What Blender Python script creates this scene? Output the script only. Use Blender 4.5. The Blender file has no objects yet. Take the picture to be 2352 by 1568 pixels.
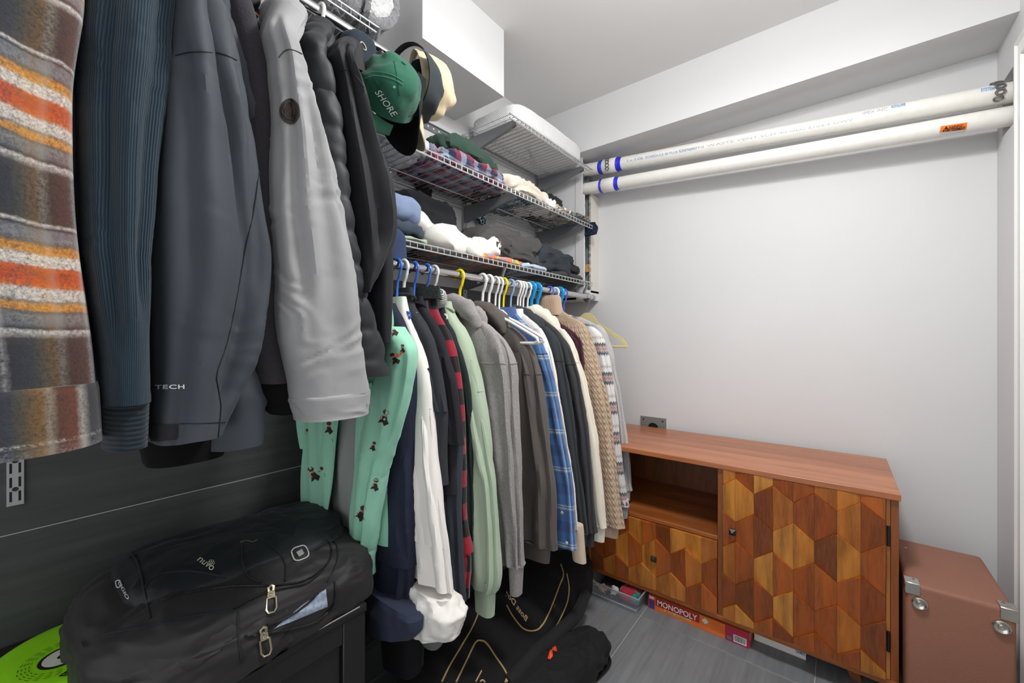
import bpy, math, random
import numpy as np
from mathutils import Vector, Matrix
from mathutils.bvhtree import BVHTree

scene = bpy.context.scene
COL = scene.collection

# ------------------------------------------------------------------ camera
F, CX, CY, H = 938.0, 1176.0, 778.0, 1.2
TH = math.radians(38.61); S, C = math.sin(TH), math.cos(TH)
cam_d = bpy.data.cameras.new('camera'); cam = bpy.data.objects.new('camera', cam_d); COL.objects.link(cam)
cam.location = (0, 0, H); cam.rotation_euler = (math.pi / 2, 0, TH)
cam_d.sensor_width = 36; cam_d.lens = F / 2352 * 36; cam_d.shift_y = -6 / 2352; cam_d.clip_start = .02
scene.camera = cam
# ------------------------------------------------------------------ world and light
world = bpy.data.worlds.new('world'); scene.world = world; world.use_nodes = True
bg = world.node_tree.nodes['Background']; bg.inputs[0].default_value = (.98, .99, 1, 1); bg.inputs[1].default_value = 1.4
LAMP = (-.20, 1.0, 2.36)
ld = bpy.data.lights.new('ceiling_lamp_light', 'POINT'); ld.shadow_soft_size = .12; ld.energy = 21; ld.color = (1, .995, .985)
lo = bpy.data.objects.new('ceiling_lamp_light', ld); COL.objects.link(lo); lo.location = LAMP
l2 = bpy.data.lights.new('ceiling_lamp_downlight', 'AREA'); l2.shape = 'DISK'; l2.size = .30; l2.energy = 13.5; l2.color = (1, .995, .985)
lo2 = bpy.data.objects.new('ceiling_lamp_downlight', l2); COL.objects.link(lo2); lo2.location = (LAMP[0], LAMP[1], LAMP[2] + .05)
scene.view_settings.view_transform = 'Standard'; scene.view_settings.look = 'None'
scene.view_settings.gamma = 1; scene.view_settings.use_curve_mapping = False
scene.view_settings.exposure = 0.2

# ------------------------------------------------------------------ picture point -> place
def ray(u, v):
    l = (u - CX) / F; w = (CY - v) / F
    return (l * C - S, l * S + C, w)
def PX(u, v, X):
    d = ray(u, v); t = X / d[0]; return (X, d[1] * t, H + d[2] * t)
def PY(u, v, Y):
    d = ray(u, v); t = Y / d[1]; return (d[0] * t, Y, H + d[2] * t)
def PZ(u, v, Z):
    d = ray(u, v); t = (Z - H) / d[2]; return (d[0] * t, d[1] * t, Z)

# ------------------------------------------------------------------ noise
_rs = np.random.RandomState(11)
_perm = np.tile(_rs.permutation(256), 3)
_g = _rs.normal(size=(256, 3)); _g /= np.linalg.norm(_g, axis=1)[:, None]
def pn(P):
    P = np.asarray(P, float); I = np.floor(P).astype(int); f = P - I; I &= 255
    w = f * f * f * (f * (f * 6 - 15) + 10)
    out = np.zeros(len(P))
    for dx in (0, 1):
        for dy in (0, 1):
            for dz in (0, 1):
                h = _perm[_perm[_perm[I[:, 0] + dx] + I[:, 1] + dy] + I[:, 2] + dz]
                g = _g[h]; d = f - (dx, dy, dz)
                ww = (w[:, 0] if dx else 1 - w[:, 0]) * (w[:, 1] if dy else 1 - w[:, 1]) * (w[:, 2] if dz else 1 - w[:, 2])
                out += ww * (g * d).sum(1)
    return out * 1.5
def fbm(P, o=3):
    P = np.asarray(P, float); a = 1; r = np.zeros(len(P))
    for i in range(o): r += a * pn(P * 2 ** i + 17.3 * i); a *= .5
    return r
def ridge(P, o=2):
    P = np.asarray(P, float); a = 1; r = np.zeros(len(P))
    for i in range(o): r += a * (1 - np.abs(pn(P * 2 ** i + 9.1 * i)) * 2.2); a *= .5
    return r / 1.5 - .35

# ------------------------------------------------------------------ colours and materials
def lin(c):
    if isinstance(c, str):
        c = tuple(int(c[i:i + 2], 16) / 255 for i in (0, 2, 4))
    return tuple((x / 12.92 if x <= .04045 else ((x + .055) / 1.055) ** 2.4) for x in c) + (1,)
class NT:
    def __init__(s, name):
        s.m = bpy.data.materials.new(name); s.m.use_nodes = True; s.t = s.m.node_tree
        s.b = s.t.nodes['Principled BSDF']
    def n(s, k, **kw):
        x = s.t.nodes.new(k)
        for a, v in kw.items(): setattr(x, a, v)
        return x
    def l(s, a, b): s.t.links.new(a, b)
    def math(s, op, a, b=None, c=None):
        x = s.n('ShaderNodeMath', operation=op)
        for i, v in enumerate((a, b, c)):
            if v is None: continue
            if isinstance(v, (int, float)): x.inputs[i].default_value = v
            else: s.l(v, x.inputs[i])
        return x.outputs[0]
    def mix(s, f, a, b, mode='MIX'):
        x = s.n('ShaderNodeMix', data_type='RGBA', blend_type=mode)
        for i, v in ((0, f), (6, a), (7, b)):
            if isinstance(v, (int, float)): x.inputs[i].default_value = v
            elif isinstance(v, tuple): x.inputs[i].default_value = v
            else: s.l(v, x.inputs[i])
        return x.outputs[2]
    def ramp(s, f, pts, interp='LINEAR'):
        x = s.n('ShaderNodeValToRGB'); x.color_ramp.interpolation = interp
        e = x.color_ramp.elements
        while len(e) > 1: e.remove(e[-1])
        e[0].position = pts[0][0]; e[0].color = lin(pts[0][1])
        for p, c in pts[1:]:
            q = e.new(p); q.color = lin(c)
        s.l(f, x.inputs[0]); return x.outputs[0]
    def coord(s, which='Object', scale=(1, 1, 1)):
        tc = s.n('ShaderNodeTexCoord'); mp = s.n('ShaderNodeMapping'); s.l(tc.outputs[which], mp.inputs[0])
        mp.inputs['Scale'].default_value = scale; return mp.outputs[0]
    def noise(s, vec, scale, detail=2, rough=.5):
        x = s.n('ShaderNodeTexNoise'); s.l(vec, x.inputs['Vector']); x.inputs['Scale'].default_value = scale
        x.inputs['Detail'].default_value = detail; x.inputs['Roughness'].default_value = rough; return x.outputs[0]
    def bump(s, h, strength, dist=.001):
        x = s.n('ShaderNodeBump'); x.inputs['Strength'].default_value = strength; x.inputs['Distance'].default_value = dist
        s.l(h, x.inputs['Height']); s.l(x.outputs[0], s.b.inputs['Normal']); return x
    def set(s, col=None, rough=None, metal=None, sheen=None, spec=None):
        if col is not None:
            if isinstance(col, tuple): s.b.inputs['Base Color'].default_value = col
            else: s.l(col, s.b.inputs['Base Color'])
        if rough is not None: s.b.inputs['Roughness'].default_value = rough
        if metal is not None: s.b.inputs['Metallic'].default_value = metal
        if sheen is not None:
            s.b.inputs['Sheen Weight'].default_value = sheen; s.b.inputs['Sheen Roughness'].default_value = .5
        if spec is not None: s.b.inputs['Specular IOR Level'].default_value = spec
        return s.m
MC = {}
def plain(c, rough=.5, metal=0, spec=.5):
    k = ('p', c, rough, metal, spec)
    if k not in MC:
        t = NT('plain_' + str(c)); v = t.coord(); n = t.noise(v, 40, 3)
        col = t.mix(n, tuple(x * .9 for x in lin(c)[:3]) + (1,), tuple(min(1, x * 1.06) for x in lin(c)[:3]) + (1,))
        MC[k] = t.set(col if metal == 0 else lin(c), rough, metal, spec=spec)
    return MC[k]
def fabric(c, rough=.9, weave=700, bump=.25, var=.14, sheen=.25, speck=None, big=9):
    k = ('f', c, rough, weave, bump, var, sheen, speck)
    if k not in MC:
        t = NT('fabric_' + str(c)); v = t.coord()
        dk = tuple(x * .62 for x in lin(c)[:3]) + (1,); lt = tuple(min(1, x * 1.25 + .004) for x in lin(c)[:3]) + (1,)
        a = t.noise(v, big, 3, .6); f = t.noise(v, weave, 2, .7)
        col = t.mix(var * 2, lin(c), t.mix(a, dk, lt))
        sp = t.math('MULTIPLY_ADD', f, 3.0, -1.0)
        col = t.mix(var, col, t.mix(sp, dk, lt))
        if speck:
            g = t.noise(t.coord(scale=(1, 1, .35)), 420, 1); s2 = t.math('GREATER_THAN', g, .56)
            col = t.mix(t.math('MULTIPLY', s2, .55), col, lin(speck))
        t.bump(f, bump, .0012)
        MC[k] = t.set(col, rough, 0, sheen * min(1, .15 + 1.6 * max(lin(c)[:3])), .18)
    return MC[k]
def uvsep(t):
    tc = t.n('ShaderNodeUVMap'); sp = t.n('ShaderNodeSeparateXYZ'); t.l(tc.outputs[0], sp.inputs[0])
    return sp.outputs[0], sp.outputs[1]
def plaid(name, pu, pv, ru, rv, mixf=.5, fuzz=.35, rough=.95, jit=.002, off=(0, 0), speck=600):
    t = NT(name); u, v = uvsep(t); o = t.coord()
    nz = t.math('MULTIPLY_ADD', t.noise(o, 140, 2), jit * 2, -jit)
    fu = t.math('FRACT', t.math('DIVIDE', t.math('ADD', t.math('ADD', u, off[0] + 10 * pu), nz), pu))
    fv = t.math('FRACT', t.math('DIVIDE', t.math('ADD', t.math('ADD', v, off[1] + 10 * pv), nz), pv))
    cu = t.ramp(fu, ru, 'CONSTANT' if jit < .0015 else 'LINEAR'); cv = t.ramp(fv, rv, 'CONSTANT' if jit < .0015 else 'LINEAR')
    n = t.noise(o, speck, 2, .8)
    f = t.math('MINIMUM', 1, t.math('MAXIMUM', 0, t.math('ADD', mixf, t.math('MULTIPLY', t.math('SUBTRACT', n, .5), fuzz * 8))))
    col = t.mix(f, cu, cv)
    t.bump(n, .5, .0015)
    return t.set(col, rough, 0, .3, .2)
def wood(name, cols, grain=(26, 26, 2.2), per_obj=True, rough=.28, dark='2b0d04', band=False):
    t = NT(name); tc = t.n('ShaderNodeTexCoord'); oi = t.n('ShaderNodeObjectInfo')
    off = t.n('ShaderNodeCombineXYZ')
    r = t.math('MULTIPLY', oi.outputs['Random'], 37.0)
    for i in range(3): t.l(r, off.inputs[i])
    ad = t.n('ShaderNodeVectorMath', operation='ADD'); t.l(tc.outputs['Object'], ad.inputs[0])
    if per_obj: t.l(off.outputs[0], ad.inputs[1])
    mp = t.n('ShaderNodeMapping'); t.l(ad.outputs[0], mp.inputs[0]); mp.inputs['Scale'].default_value = grain
    n = t.noise(mp.outputs[0], 1.0, 5, .62)
    mp2 = t.n('ShaderNodeMapping'); t.l(ad.outputs[0], mp2.inputs[0]); mp2.inputs['Scale'].default_value = tuple(g * 5 for g in grain)
    n2 = t.noise(mp2.outputs[0], 1.0, 3, .6)
    if per_obj: sel = t.math('FRACT', t.math('MULTIPLY', oi.outputs['Random'], 7.13))
    else: sel = t.noise(mp.outputs[0], .6, 1)
    base = t.ramp(sel, [(i / max(1, len(cols) - 1), c) for i, c in enumerate(cols)], 'CONSTANT' if per_obj else 'LINEAR')
    g = t.math('MULTIPLY_ADD', n, 3.4, -1.25)
    g = t.math('MINIMUM', 1, t.math('MAXIMUM', 0, g))
    col = t.mix(t.math('MULTIPLY', g, .75), base, lin(dark))
    col = t.mix(t.math('MULTIPLY', n2, .45), col, t.mix(.4, base, (.9, .42, .12, 1)))
    t.bump(n2, .06, .001)
    return t.set(col, rough, 0, spec=.5)

# ------------------------------------------------------------------ mesh building
ROOT = {}
def tag(o, label=None, cat=None, group=None, kind=None):
    if label: o['label'] = label
    if cat: o['category'] = cat
    if group: o['group'] = group
    if kind: o['kind'] = kind
    return o
def thing(name, label, cat, loc, group=None):
    o = bpy.data.objects.new(name, None); COL.objects.link(o); o.location = loc; o.empty_display_size = .05
    ROOT[o.name] = Vector(loc); return tag(o, label, cat, group)
class MB:
    def __init__(s): s.v = []; s.f = []; s.uv = []; s.n = 0
    def add(s, V, Fc, UV=None):
        V = np.asarray(V, float).reshape(-1, 3); s.v.append(V)
        for i, f in enumerate(Fc):
            s.f.append(tuple(int(k) + s.n for k in f))
            s.uv.extend(UV[i] if UV is not None else [(0., 0.)] * len(f))
        s.n += len(V); return s
    def V(s): return np.concatenate(s.v) if s.v else np.zeros((0, 3))
    def box(s, a, b):
        x0, y0, z0 = a; x1, y1, z1 = b
        V = [(x0, y0, z0), (x1, y0, z0), (x1, y1, z0), (x0, y1, z0), (x0, y0, z1), (x1, y0, z1), (x1, y1, z1), (x0, y1, z1)]
        return s.add(V, [(0, 3, 2, 1), (4, 5, 6, 7), (0, 1, 5, 4), (1, 2, 6, 5), (2, 3, 7, 6), (3, 0, 4, 7)])
    def rbox(s, a, b, r=.004, n=2):
        # box with rounded edges, by loft of rounded rectangles
        x0, y0, z0 = a; x1, y1, z1 = b; r = min(r, (x1 - x0) / 2.01, (y1 - y0) / 2.01, (z1 - z0) / 2.01)
        rings = []
        def rr(d, z):
            P = []
            for cx, cy, a0 in ((x1 - r, y1 - r, 0), (x0 + r, y1 - r, 90), (x0 + r, y0 + r, 180), (x1 - r, y0 + r, 270)):
                for k in range(n + 1):
                    an = math.radians(a0 + 90 * k / n); P.append((cx + (r - d) * math.cos(an), cy + (r - d) * math.sin(an), z))
            return P
        for k in range(n + 1):
            an = math.pi / 2 * k / n; rings.append(rr(r * (1 - math.sin(an)), z0 + r * (1 - math.cos(an))))
        for k in range(n + 1):
            an = math.pi / 2 * k / n; rings.append(rr(r * (1 - math.cos(an)), z1 - r * (1 - math.sin(an))))
        N = len(rings[0]); V = [p for R in rings for p in R]; Fc = []
        for i in range(len(rings) - 1):
            for j in range(N): Fc.append((i * N + j, i * N + (j + 1) % N, (i + 1) * N + (j + 1) % N, (i + 1) * N + j))
        Fc.append(tuple(range(N))[::-1]); Fc.append(tuple((len(rings) - 1) * N + j for j in range(N)))
        return s.add(V, Fc)
    def tube(s, pts, r, n=8, closed=False, caps=True, flat=1.0):
        P = [Vector(p) for p in pts]; k = len(P); rs = r if hasattr(r, '__len__') else [r] * k
        T = []
        for i in range(k):
            a = P[(i - 1) % k] if (closed or i > 0) else P[0]; b = P[(i + 1) % k] if (closed or i < k - 1) else P[-1]
            d = (b - a); T.append(d.normalized() if d.length > 1e-9 else Vector((0, 0, 1)))
        up = Vector((0, 0, 1)) if abs(T[0].z) < .9 else Vector((1, 0, 0))
        N = (up - T[0] * up.dot(T[0])).normalized(); V = []
        for i in range(k):
            N = (N - T[i] * N.dot(T[i])); N = N.normalized() if N.length > 1e-6 else T[i].orthogonal().normalized()
            B = T[i].cross(N)
            for j in range(n):
                a = 2 * math.pi * j / n; V.append(P[i] + (N * math.cos(a) * flat + B * math.sin(a)) * rs[i])
        Fc = []
        for i in range(k if closed else k - 1):
            for j in range(n):
                i2 = (i + 1) % k; Fc.append((i * n + j, i * n + (j + 1) % n, i2 * n + (j + 1) % n, i2 * n + j))
        if caps and not closed: Fc.append(tuple(range(n))[::-1]); Fc.append(tuple((k - 1) * n + j for j in range(n)))
        return s.add([tuple(v) for v in V], Fc)
    def prism(s, poly, fn0, fn1):
        # poly: 2-d outline, fn0/fn1 map it to the two end faces
        n = len(poly); V = [fn0(*p) for p in poly] + [fn1(*p) for p in poly]
        Fc = [tuple(range(n))[::-1], tuple(range(n, 2 * n))] + [(i, (i + 1) % n, n + (i + 1) % n, n + i) for i in range(n)]
        return s.add(V, Fc)
    def lathe(s, prof, M, n=32):
        V = [M @ Vector((r * math.cos(2 * math.pi * j / n), r * math.sin(2 * math.pi * j / n), z)) for r, z in prof for j in range(n)]
        k = len(prof); Fc = [(i * n + j, i * n + (j + 1) % n, (i + 1) * n + (j + 1) % n, (i + 1) * n + j) for i in range(k - 1) for j in range(n)]
        Fc.append(tuple(range(n))[::-1]); Fc.append(tuple((k - 1) * n + j for j in range(n)))
        return s.add([tuple(v) for v in V], Fc)
    def bvh(s): return BVHTree.FromPolygons([tuple(v) for v in s.V()], s.f)
    def build(s, name, mat, parent=None, loc=None, smooth=40, label=None, cat=None, group=None, kind=None):
        V = s.V(); me = bpy.data.meshes.new(name)
        if parent is not None:
            r = parent
            while r.parent is not None: r = r.parent
            o0 = np.array(ROOT[r.name])
        else:
            o0 = np.array(loc if loc is not None else ((V[:, 0].min() + V[:, 0].max()) / 2, (V[:, 1].min() + V[:, 1].max()) / 2, V[:, 2].min()))
        me.from_pydata((V - o0).tolist(), [], s.f); me.update()
        ul = me.uv_layers.new(name='UVMap'); ul.data.foreach_set('uv', np.asarray(s.uv, float).ravel())
        if smooth:
            me.shade_smooth()
            me.set_sharp_from_angle(angle=math.radians(smooth))
        me.materials.append(mat)
        o = bpy.data.objects.new(name, me); COL.objects.link(o)
        if parent is not None: o.parent = parent
        else: o.location = o0.tolist(); ROOT[o.name] = Vector(o0.tolist())
        return tag(o, label, cat, group, kind)
def grid_faces(M, N, closed=True):
    Fc = []
    for i in range(M - 1):
        for j in range(N if closed else N - 1):
            Fc.append((i * N + j, i * N + (j + 1) % N, (i + 1) * N + (j + 1) % N, (i + 1) * N + j))
    return Fc
def smooth1(a, w):
    if w < 1: return a
    k = np.ones(2 * w + 1) / (2 * w + 1); p = np.concatenate([np.full(w, a[0]), a, np.full(w, a[-1])]); return np.convolve(p, k, 'valid')
def sp(c, e): return np.sign(c) * np.abs(c) ** e
def loft(keys, N=44, M=70, ex=2.5, fold=.006, ff=20, fz=3, wr=0., wf=(18, 45), seed=0, hollow=True, sm=3, quilt=None, dz=None, fade=.12, grooves=()):
    """cloth tube hanging down: keys (x, y, z, rx, ry) from top to bottom"""
    K = np.asarray(keys, float); t = np.r_[0, np.cumsum(np.linalg.norm(np.diff(K[:, :3], axis=0), axis=1))]
    tt = np.linspace(0, t[-1], M); A = np.stack([smooth1(np.interp(tt, t, K[:, i]), sm) for i in range(5)], 1); A[-1] = K[-1]; A[0] = K[0]
    th = np.arange(N) * 2 * math.pi / N; ct, st = np.cos(th), np.sin(th); e = 2 / ex
    cx, cy = sp(ct, e), sp(st, e)
    X = A[:, 0:1] + A[:, 3:4] * cx; Y = A[:, 1:2] + A[:, 4:5] * cy; Z = np.repeat(A[:, 2:3], N, 1)
    if dz: Z = Z + dz * cx * (tt / t[-1])[:, None] ** 2
    nx = ct / np.maximum(A[:, 3:4], .01); ny = st / np.maximum(A[:, 4:5], .01); ln = np.hypot(nx, ny); nx, ny = nx / ln, ny / ln
    P = np.stack([X, Y, Z], 2).reshape(-1, 3); fd = np.repeat(np.clip(tt / (fade * t[-1] + 1e-6), 0, 1)[:, None], N, 1).ravel()
    d = fold * fd * (pn(P * (ff, ff, fz) + seed * 3.7) * 1.3 + .5 * pn(P * (ff * 2.1, ff * 2.1, fz * 2.5) + seed * 5.1))
    if wr:
        q = P * (wf[0], wf[0], wf[1]); q[:, 2] += 2.0 * pn(P * 9 + seed)
        d = d + wr * fd * ridge(q + seed * 2.3) * np.clip(.5 + 1.2 * pn(P * 6 + seed + 40), 0, 1.2)
    if quilt:
        d = d + quilt[1] * (np.sqrt(np.abs(np.sin(math.pi * P[:, 2] / quilt[0]))) - .6) + .003 * pn(P * 40)
    tn = np.repeat((tt / t[-1])[:, None], N, 1).ravel(); an = np.tile(np.degrees(th), M)
    for ga, gw, gd, g0, g1, gs in grooves:
        ctr = ga + gs * tn + 7 * pn(np.stack([tn * 5 + seed, tn * 0 + ga, tn * 0], 1)); da = (an - ctr + 180) % 360 - 180
        en = np.clip((tn - g0) / .12, 0, 1) * np.clip((g1 - tn) / .12, 0, 1); en = en * en * (3 - 2 * en)
        d = d - gd * en * (np.exp(-(da / gw) ** 2) - .45 * np.exp(-((np.abs(da) - 2.1 * gw) / gw) ** 2))
    P[:, 0] += d * nx.ravel(); P[:, 1] += d * ny.ravel(); P[:, 2] += .25 * d
    V = P.reshape(M, N, 3); rows = [V[i] for i in range(M)]
    per = np.hypot(np.diff(np.c_[X, X[:, :1]], axis=1), np.diff(np.c_[Y, Y[:, :1]], axis=1)); cu = np.r_[0, np.cumsum(per[M // 2])]
    zz = list(A[:, 2])
    if hollow:
        c = A[-1, :3]
        for f, up in ((.93, .002), (.86, .03)): r = c + (V[-1] - c) * (f, f, 1); r = r + (0, 0, up); rows.append(r); zz.append(A[-1, 2] - .002)
    V = np.array(rows); m = len(rows); Fc = grid_faces(m, N)
    UV = []
    for i in range(m - 1):
        for j in range(N): UV.append([(cu[j], zz[i]), (cu[j + 1], zz[i]), (cu[j + 1], zz[i + 1]), (cu[j], zz[i + 1])])
    Fc.append(tuple(range(N))[::-1]); UV.append([(0, zz[0])] * N); Fc.append(tuple((m - 1) * N + j for j in range(N))); UV.append([(0, zz[-1])] * N)
    mb = MB(); mb.add(V.reshape(-1, 3), Fc, UV); mb.rows = V; return mb
def blob(c, r, e=.6, seed=0, amp=.01, fr=12, wrk=.008, wfr=22, st=(1, 1, 1), flat=None, NU=64, NV=36, layers=0, rot=0, top=None):
    """soft heap of cloth: super-ellipsoid with folds"""
    u = np.arange(NU) * 2 * math.pi / NU; v = np.linspace(-math.pi / 2, math.pi / 2, NV)
    cu, su = sp(np.cos(u), e), sp(np.sin(u), e); cv, sv = sp(np.cos(v), e), sp(np.sin(v), e)
    D = np.stack([np.outer(cv, cu), np.outer(cv, su), np.outer(sv, np.ones(NU))], 2).reshape(-1, 3)
    P = D * r; nn = D / np.asarray(r); nn /= np.linalg.norm(nn, axis=1)[:, None] + 1e-9
    Q = P + np.asarray(c)
    d = amp * fbm(Q * fr + seed * 7.7, 2)
    w = Q * wfr * np.asarray(st); w = w + 1.1 * np.stack([pn(Q * 8 + seed), pn(Q * 8 + seed + 31), pn(Q * 8 + seed + 57)], 1)
    d = d + wrk * ridge(w + seed * 1.9)
    if layers: d = d - .012 * np.clip(1 - np.abs(np.sin(math.pi * layers * (P[:, 2] / (2 * r[2]) + .5) + .8 * pn(Q * 9 + seed))) * 2.2, 0, 1) * (np.abs(D[:, 2]) < .93)
    P = P + nn * d[:, None]
    if rot:
        cr, sr = math.cos(rot), math.sin(rot); P = np.stack([P[:, 0] * cr - P[:, 1] * sr, P[:, 0] * sr + P[:, 1] * cr, P[:, 2]], 1)
    P = P + np.asarray(c)
    if flat is not None: P[:, 2] = np.maximum(P[:, 2], flat + .0008 * (np.arange(len(P)) % 3))
    Fc = grid_faces(NV, NU); UV = [[(P[k][1], P[k][0] + P[k][2]) for k in f] for f in Fc]
    return MB().add(P, Fc, UV)
def catmull(pts, k=6, closed=False):
    P = [Vector(p) for p in pts]; n = len(P); out = []
    for i in range(n if closed else n - 1):
        p0, p1, p2, p3 = (P[(i - 1) % n], P[i], P[(i + 1) % n], P[(i + 2) % n]) if closed else (P[max(0, i - 1)], P[i], P[i + 1], P[min(n - 1, i + 2)])
        for j in range(k):
            t = j / k; out.append(.5 * ((2 * p1) + (p2 - p0) * t + (2 * p0 - 5 * p1 + 4 * p2 - p3) * t * t + (3 * p1 - p0 - 3 * p2 + p3) * t ** 3))
    if not closed: out.append(P[-1])
    return [tuple(p) for p in out]
# ---- marks laid on surfaces
def hit(u, v, tree, off=.0012):
    o = Vector((0, 0, H)); d = Vector(ray(u, v)).normalized(); p, n, i, dist = tree.ray_cast(o, d)
    if p is None: return None
    if n.dot(d) > 0: n = -n
    return p + n * off
def trace(mb_out, pts, tree, r, k=5, off=.0008, closed=False, n=6):
    q = [hit(p[0], p[1], tree, off) for p in catmull([(a, b, 0) for a, b in pts], k, closed)]
    q = [p for p in q if p is not None]
    if len(q) > 2: mb_out.tube(q, r, n, closed)
    return mb_out
def text_mesh(body, shear=0, space=1.0, bold=0):
    cu = bpy.data.curves.new('t', 'FONT'); cu.body = body; cu.size = 1; cu.shear = shear; cu.space_character = space; cu.offset = bold; cu.resolution_u = 3
    ob = bpy.data.objects.new('t', cu); COL.objects.link(ob); bpy.context.view_layer.update()
    me = bpy.data.meshes.new_from_object(ob.evaluated_get(bpy.context.evaluated_depsgraph_get()))
    V = np.array([v.co[:] for v in me.vertices]).reshape(-1, 3); Fc = [tuple(p.vertices) for p in me.polygons]
    bpy.data.objects.remove(ob); bpy.data.curves.remove(cu); bpy.data.meshes.remove(me)
    V[:, 0] -= V[:, 0].min(); w = V[:, 0].max(); V[:, 1] -= min(0, V[:, 1].min()) if body.islower() else 0
    return V, Fc, w, V[:, 1].max()
def text_px(body, p0, p1, up, tree, mat, parent, name='lettering', off=.0012, **kw):
    V, Fc, w, h = text_mesh(body, **kw); out = []
    for x, y, z in V:
        q = hit(p0[0] + (p1[0] - p0[0]) * x / w + up[0] * y / h, p0[1] + (p1[1] - p0[1]) * x / w + up[1] * y / h, tree, off)
        if q is None: return None
        out.append(tuple(q))
    return MB().add(out, Fc).build(name, mat, parent, smooth=0)
def text_at(body, org, right, up, width, height, mat, parent, name='lettering', **kw):
    V, Fc, w, h = text_mesh(body, **kw); org, right, up = Vector(org), Vector(right), Vector(up)
    out = [tuple(org + right * (x / w * width) + up * (y / h * height)) for x, y, z in V]
    return MB().add(out, Fc).build(name, mat, parent, smooth=0)
def copy_tree(o, parent=None):
    c = o.copy(); COL.objects.link(c); c.parent = parent
    for ch in list(o.children): copy_tree(ch, c)
    return c
# ================================================================== the room
XL, XR, YB, ZC = -1.45, .4646, 2.325, 2.545
YN = -1.2
def paint(name, c, rough=.6):
    t = NT(name); v = t.coord(); n = t.noise(v, 160, 3); a = t.noise(v, 1.7, 3)
    col = t.mix(.05, lin(c), t.ramp(a, [(.3, 'a8a6a2'), (.7, 'ffffff')])); t.bump(n, .06, .001)
    return t.set(col, rough, 0, spec=.3)
M_WALL = paint('wall_paint', 'd9d9da'); M_CEIL = paint('ceiling_paint', 'e4e3e2'); M_TRIM = paint('trim_paint', 'ececea', .35)
def tile_mat(name, c1, c2, streak=(2, 30, 2), rough=.4):
    t = NT(name); tc = t.n('ShaderNodeTexCoord'); oi = t.n('ShaderNodeObjectInfo'); cb = t.n('ShaderNodeCombineXYZ')
    r = t.math('MULTIPLY', oi.outputs['Random'], 9); [t.l(r, cb.inputs[i]) for i in range(3)]
    ad = t.n('ShaderNodeVectorMath', operation='ADD'); t.l(tc.outputs['Object'], ad.inputs[0]); t.l(cb.outputs[0], ad.inputs[1])
    mp = t.n('ShaderNodeMapping'); t.l(ad.outputs[0], mp.inputs[0]); mp.inputs['Scale'].default_value = streak
    n = t.noise(mp.outputs[0], 1, 6, .7); a = t.noise(ad.outputs[0], 5, 3)
    f = t.math('ADD', t.math('MULTIPLY', n, .75), t.math('MULTIPLY', a, .35))
    col = t.ramp(f, [(.25, c1), (.8, c2)]); t.bump(n, .05, .001)
    return t.set(col, rough, 0, spec=.5)
M_FT = tile_mat('floor_tile', '5c5f62', '888b8e', (40, 2.2, 2), .42)
M_WT = tile_mat('wall_tile', '303132', '505152', (2, 2.0, 34), .42)
M_GROUT = plain('b9b7b2', .9)
fl = MB().box((XL - .1, YN, -.06), (XR + .1, YB + .1, -.0025)).build('floor', M_GROUT, loc=(0, 0, 0), smooth=0, kind='structure')
tx = [-1.882 + .606 * k for k in range(5)]; ty = [.521 - .606 * 3 + .606 * k for k in range(8)]
tmesh = {}
for i in range(4):
    for j in range(7):
        x0, x1, y0, y1 = max(tx[i] + .0015, XL), min(tx[i + 1] - .0015, XR), max(ty[j] + .0015, YN), min(ty[j + 1] - .0015, YB)
        if x1 - x0 < .02 or y1 - y0 < .02: continue
        k = (round(x1 - x0, 3), round(y1 - y0, 3))
        if k not in tmesh:
            o = MB().rbox((0, 0, -.006), (x1 - x0, y1 - y0, 0), .0012, 1).build('floor_tile', M_FT, loc=(0, 0, 0), smooth=0); tmesh[k] = o.data
        else: o = bpy.data.objects.new('floor_tile', tmesh[k]); COL.objects.link(o)
        o.location = (x0, y0, 0); o.parent = fl
wl = MB().box((XL - .1, YN, 0), (XL, YB, ZC)).build('wall_left', M_WALL, loc=(XL, 0, 0), smooth=0, kind='structure')
tmesh = {}
for j, z0 in enumerate((-.137, .163, .463, .763, 1.063, 1.363)):
    y = -1.45
    for k in range(4):
        y0, y1, za, zb = max(y + .0015, YN), min(y + 1.198, YB), max(z0 + .0015, 0), min(z0 + .2985, 1.445); y += 1.2
        if y1 - y0 < .02: continue
        key = (round(y1 - y0, 3), round(zb - za, 3))
        if key not in tmesh:
            o = MB().rbox((0, 0, 0), (.009, y1 - y0, zb - za), .0012, 1).build('wall_tile', M_WT, loc=(0, 0, 0), smooth=0); tmesh[key] = o.data
        else: o = bpy.data.objects.new('wall_tile', tmesh[key]); COL.objects.link(o)
        o.location = (-.002, y0, za); o.parent = wl
MB().box((XL - .002, YN, 0), (XL + .0045, YB, 1.444)).build('grout', M_GROUT, wl, smooth=0)
wb = MB().box((XL, YB, 0), (XR + .1, YB + .1, ZC)).build('wall_back', M_WALL, loc=(0, YB, 0), smooth=0, kind='structure')
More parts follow.
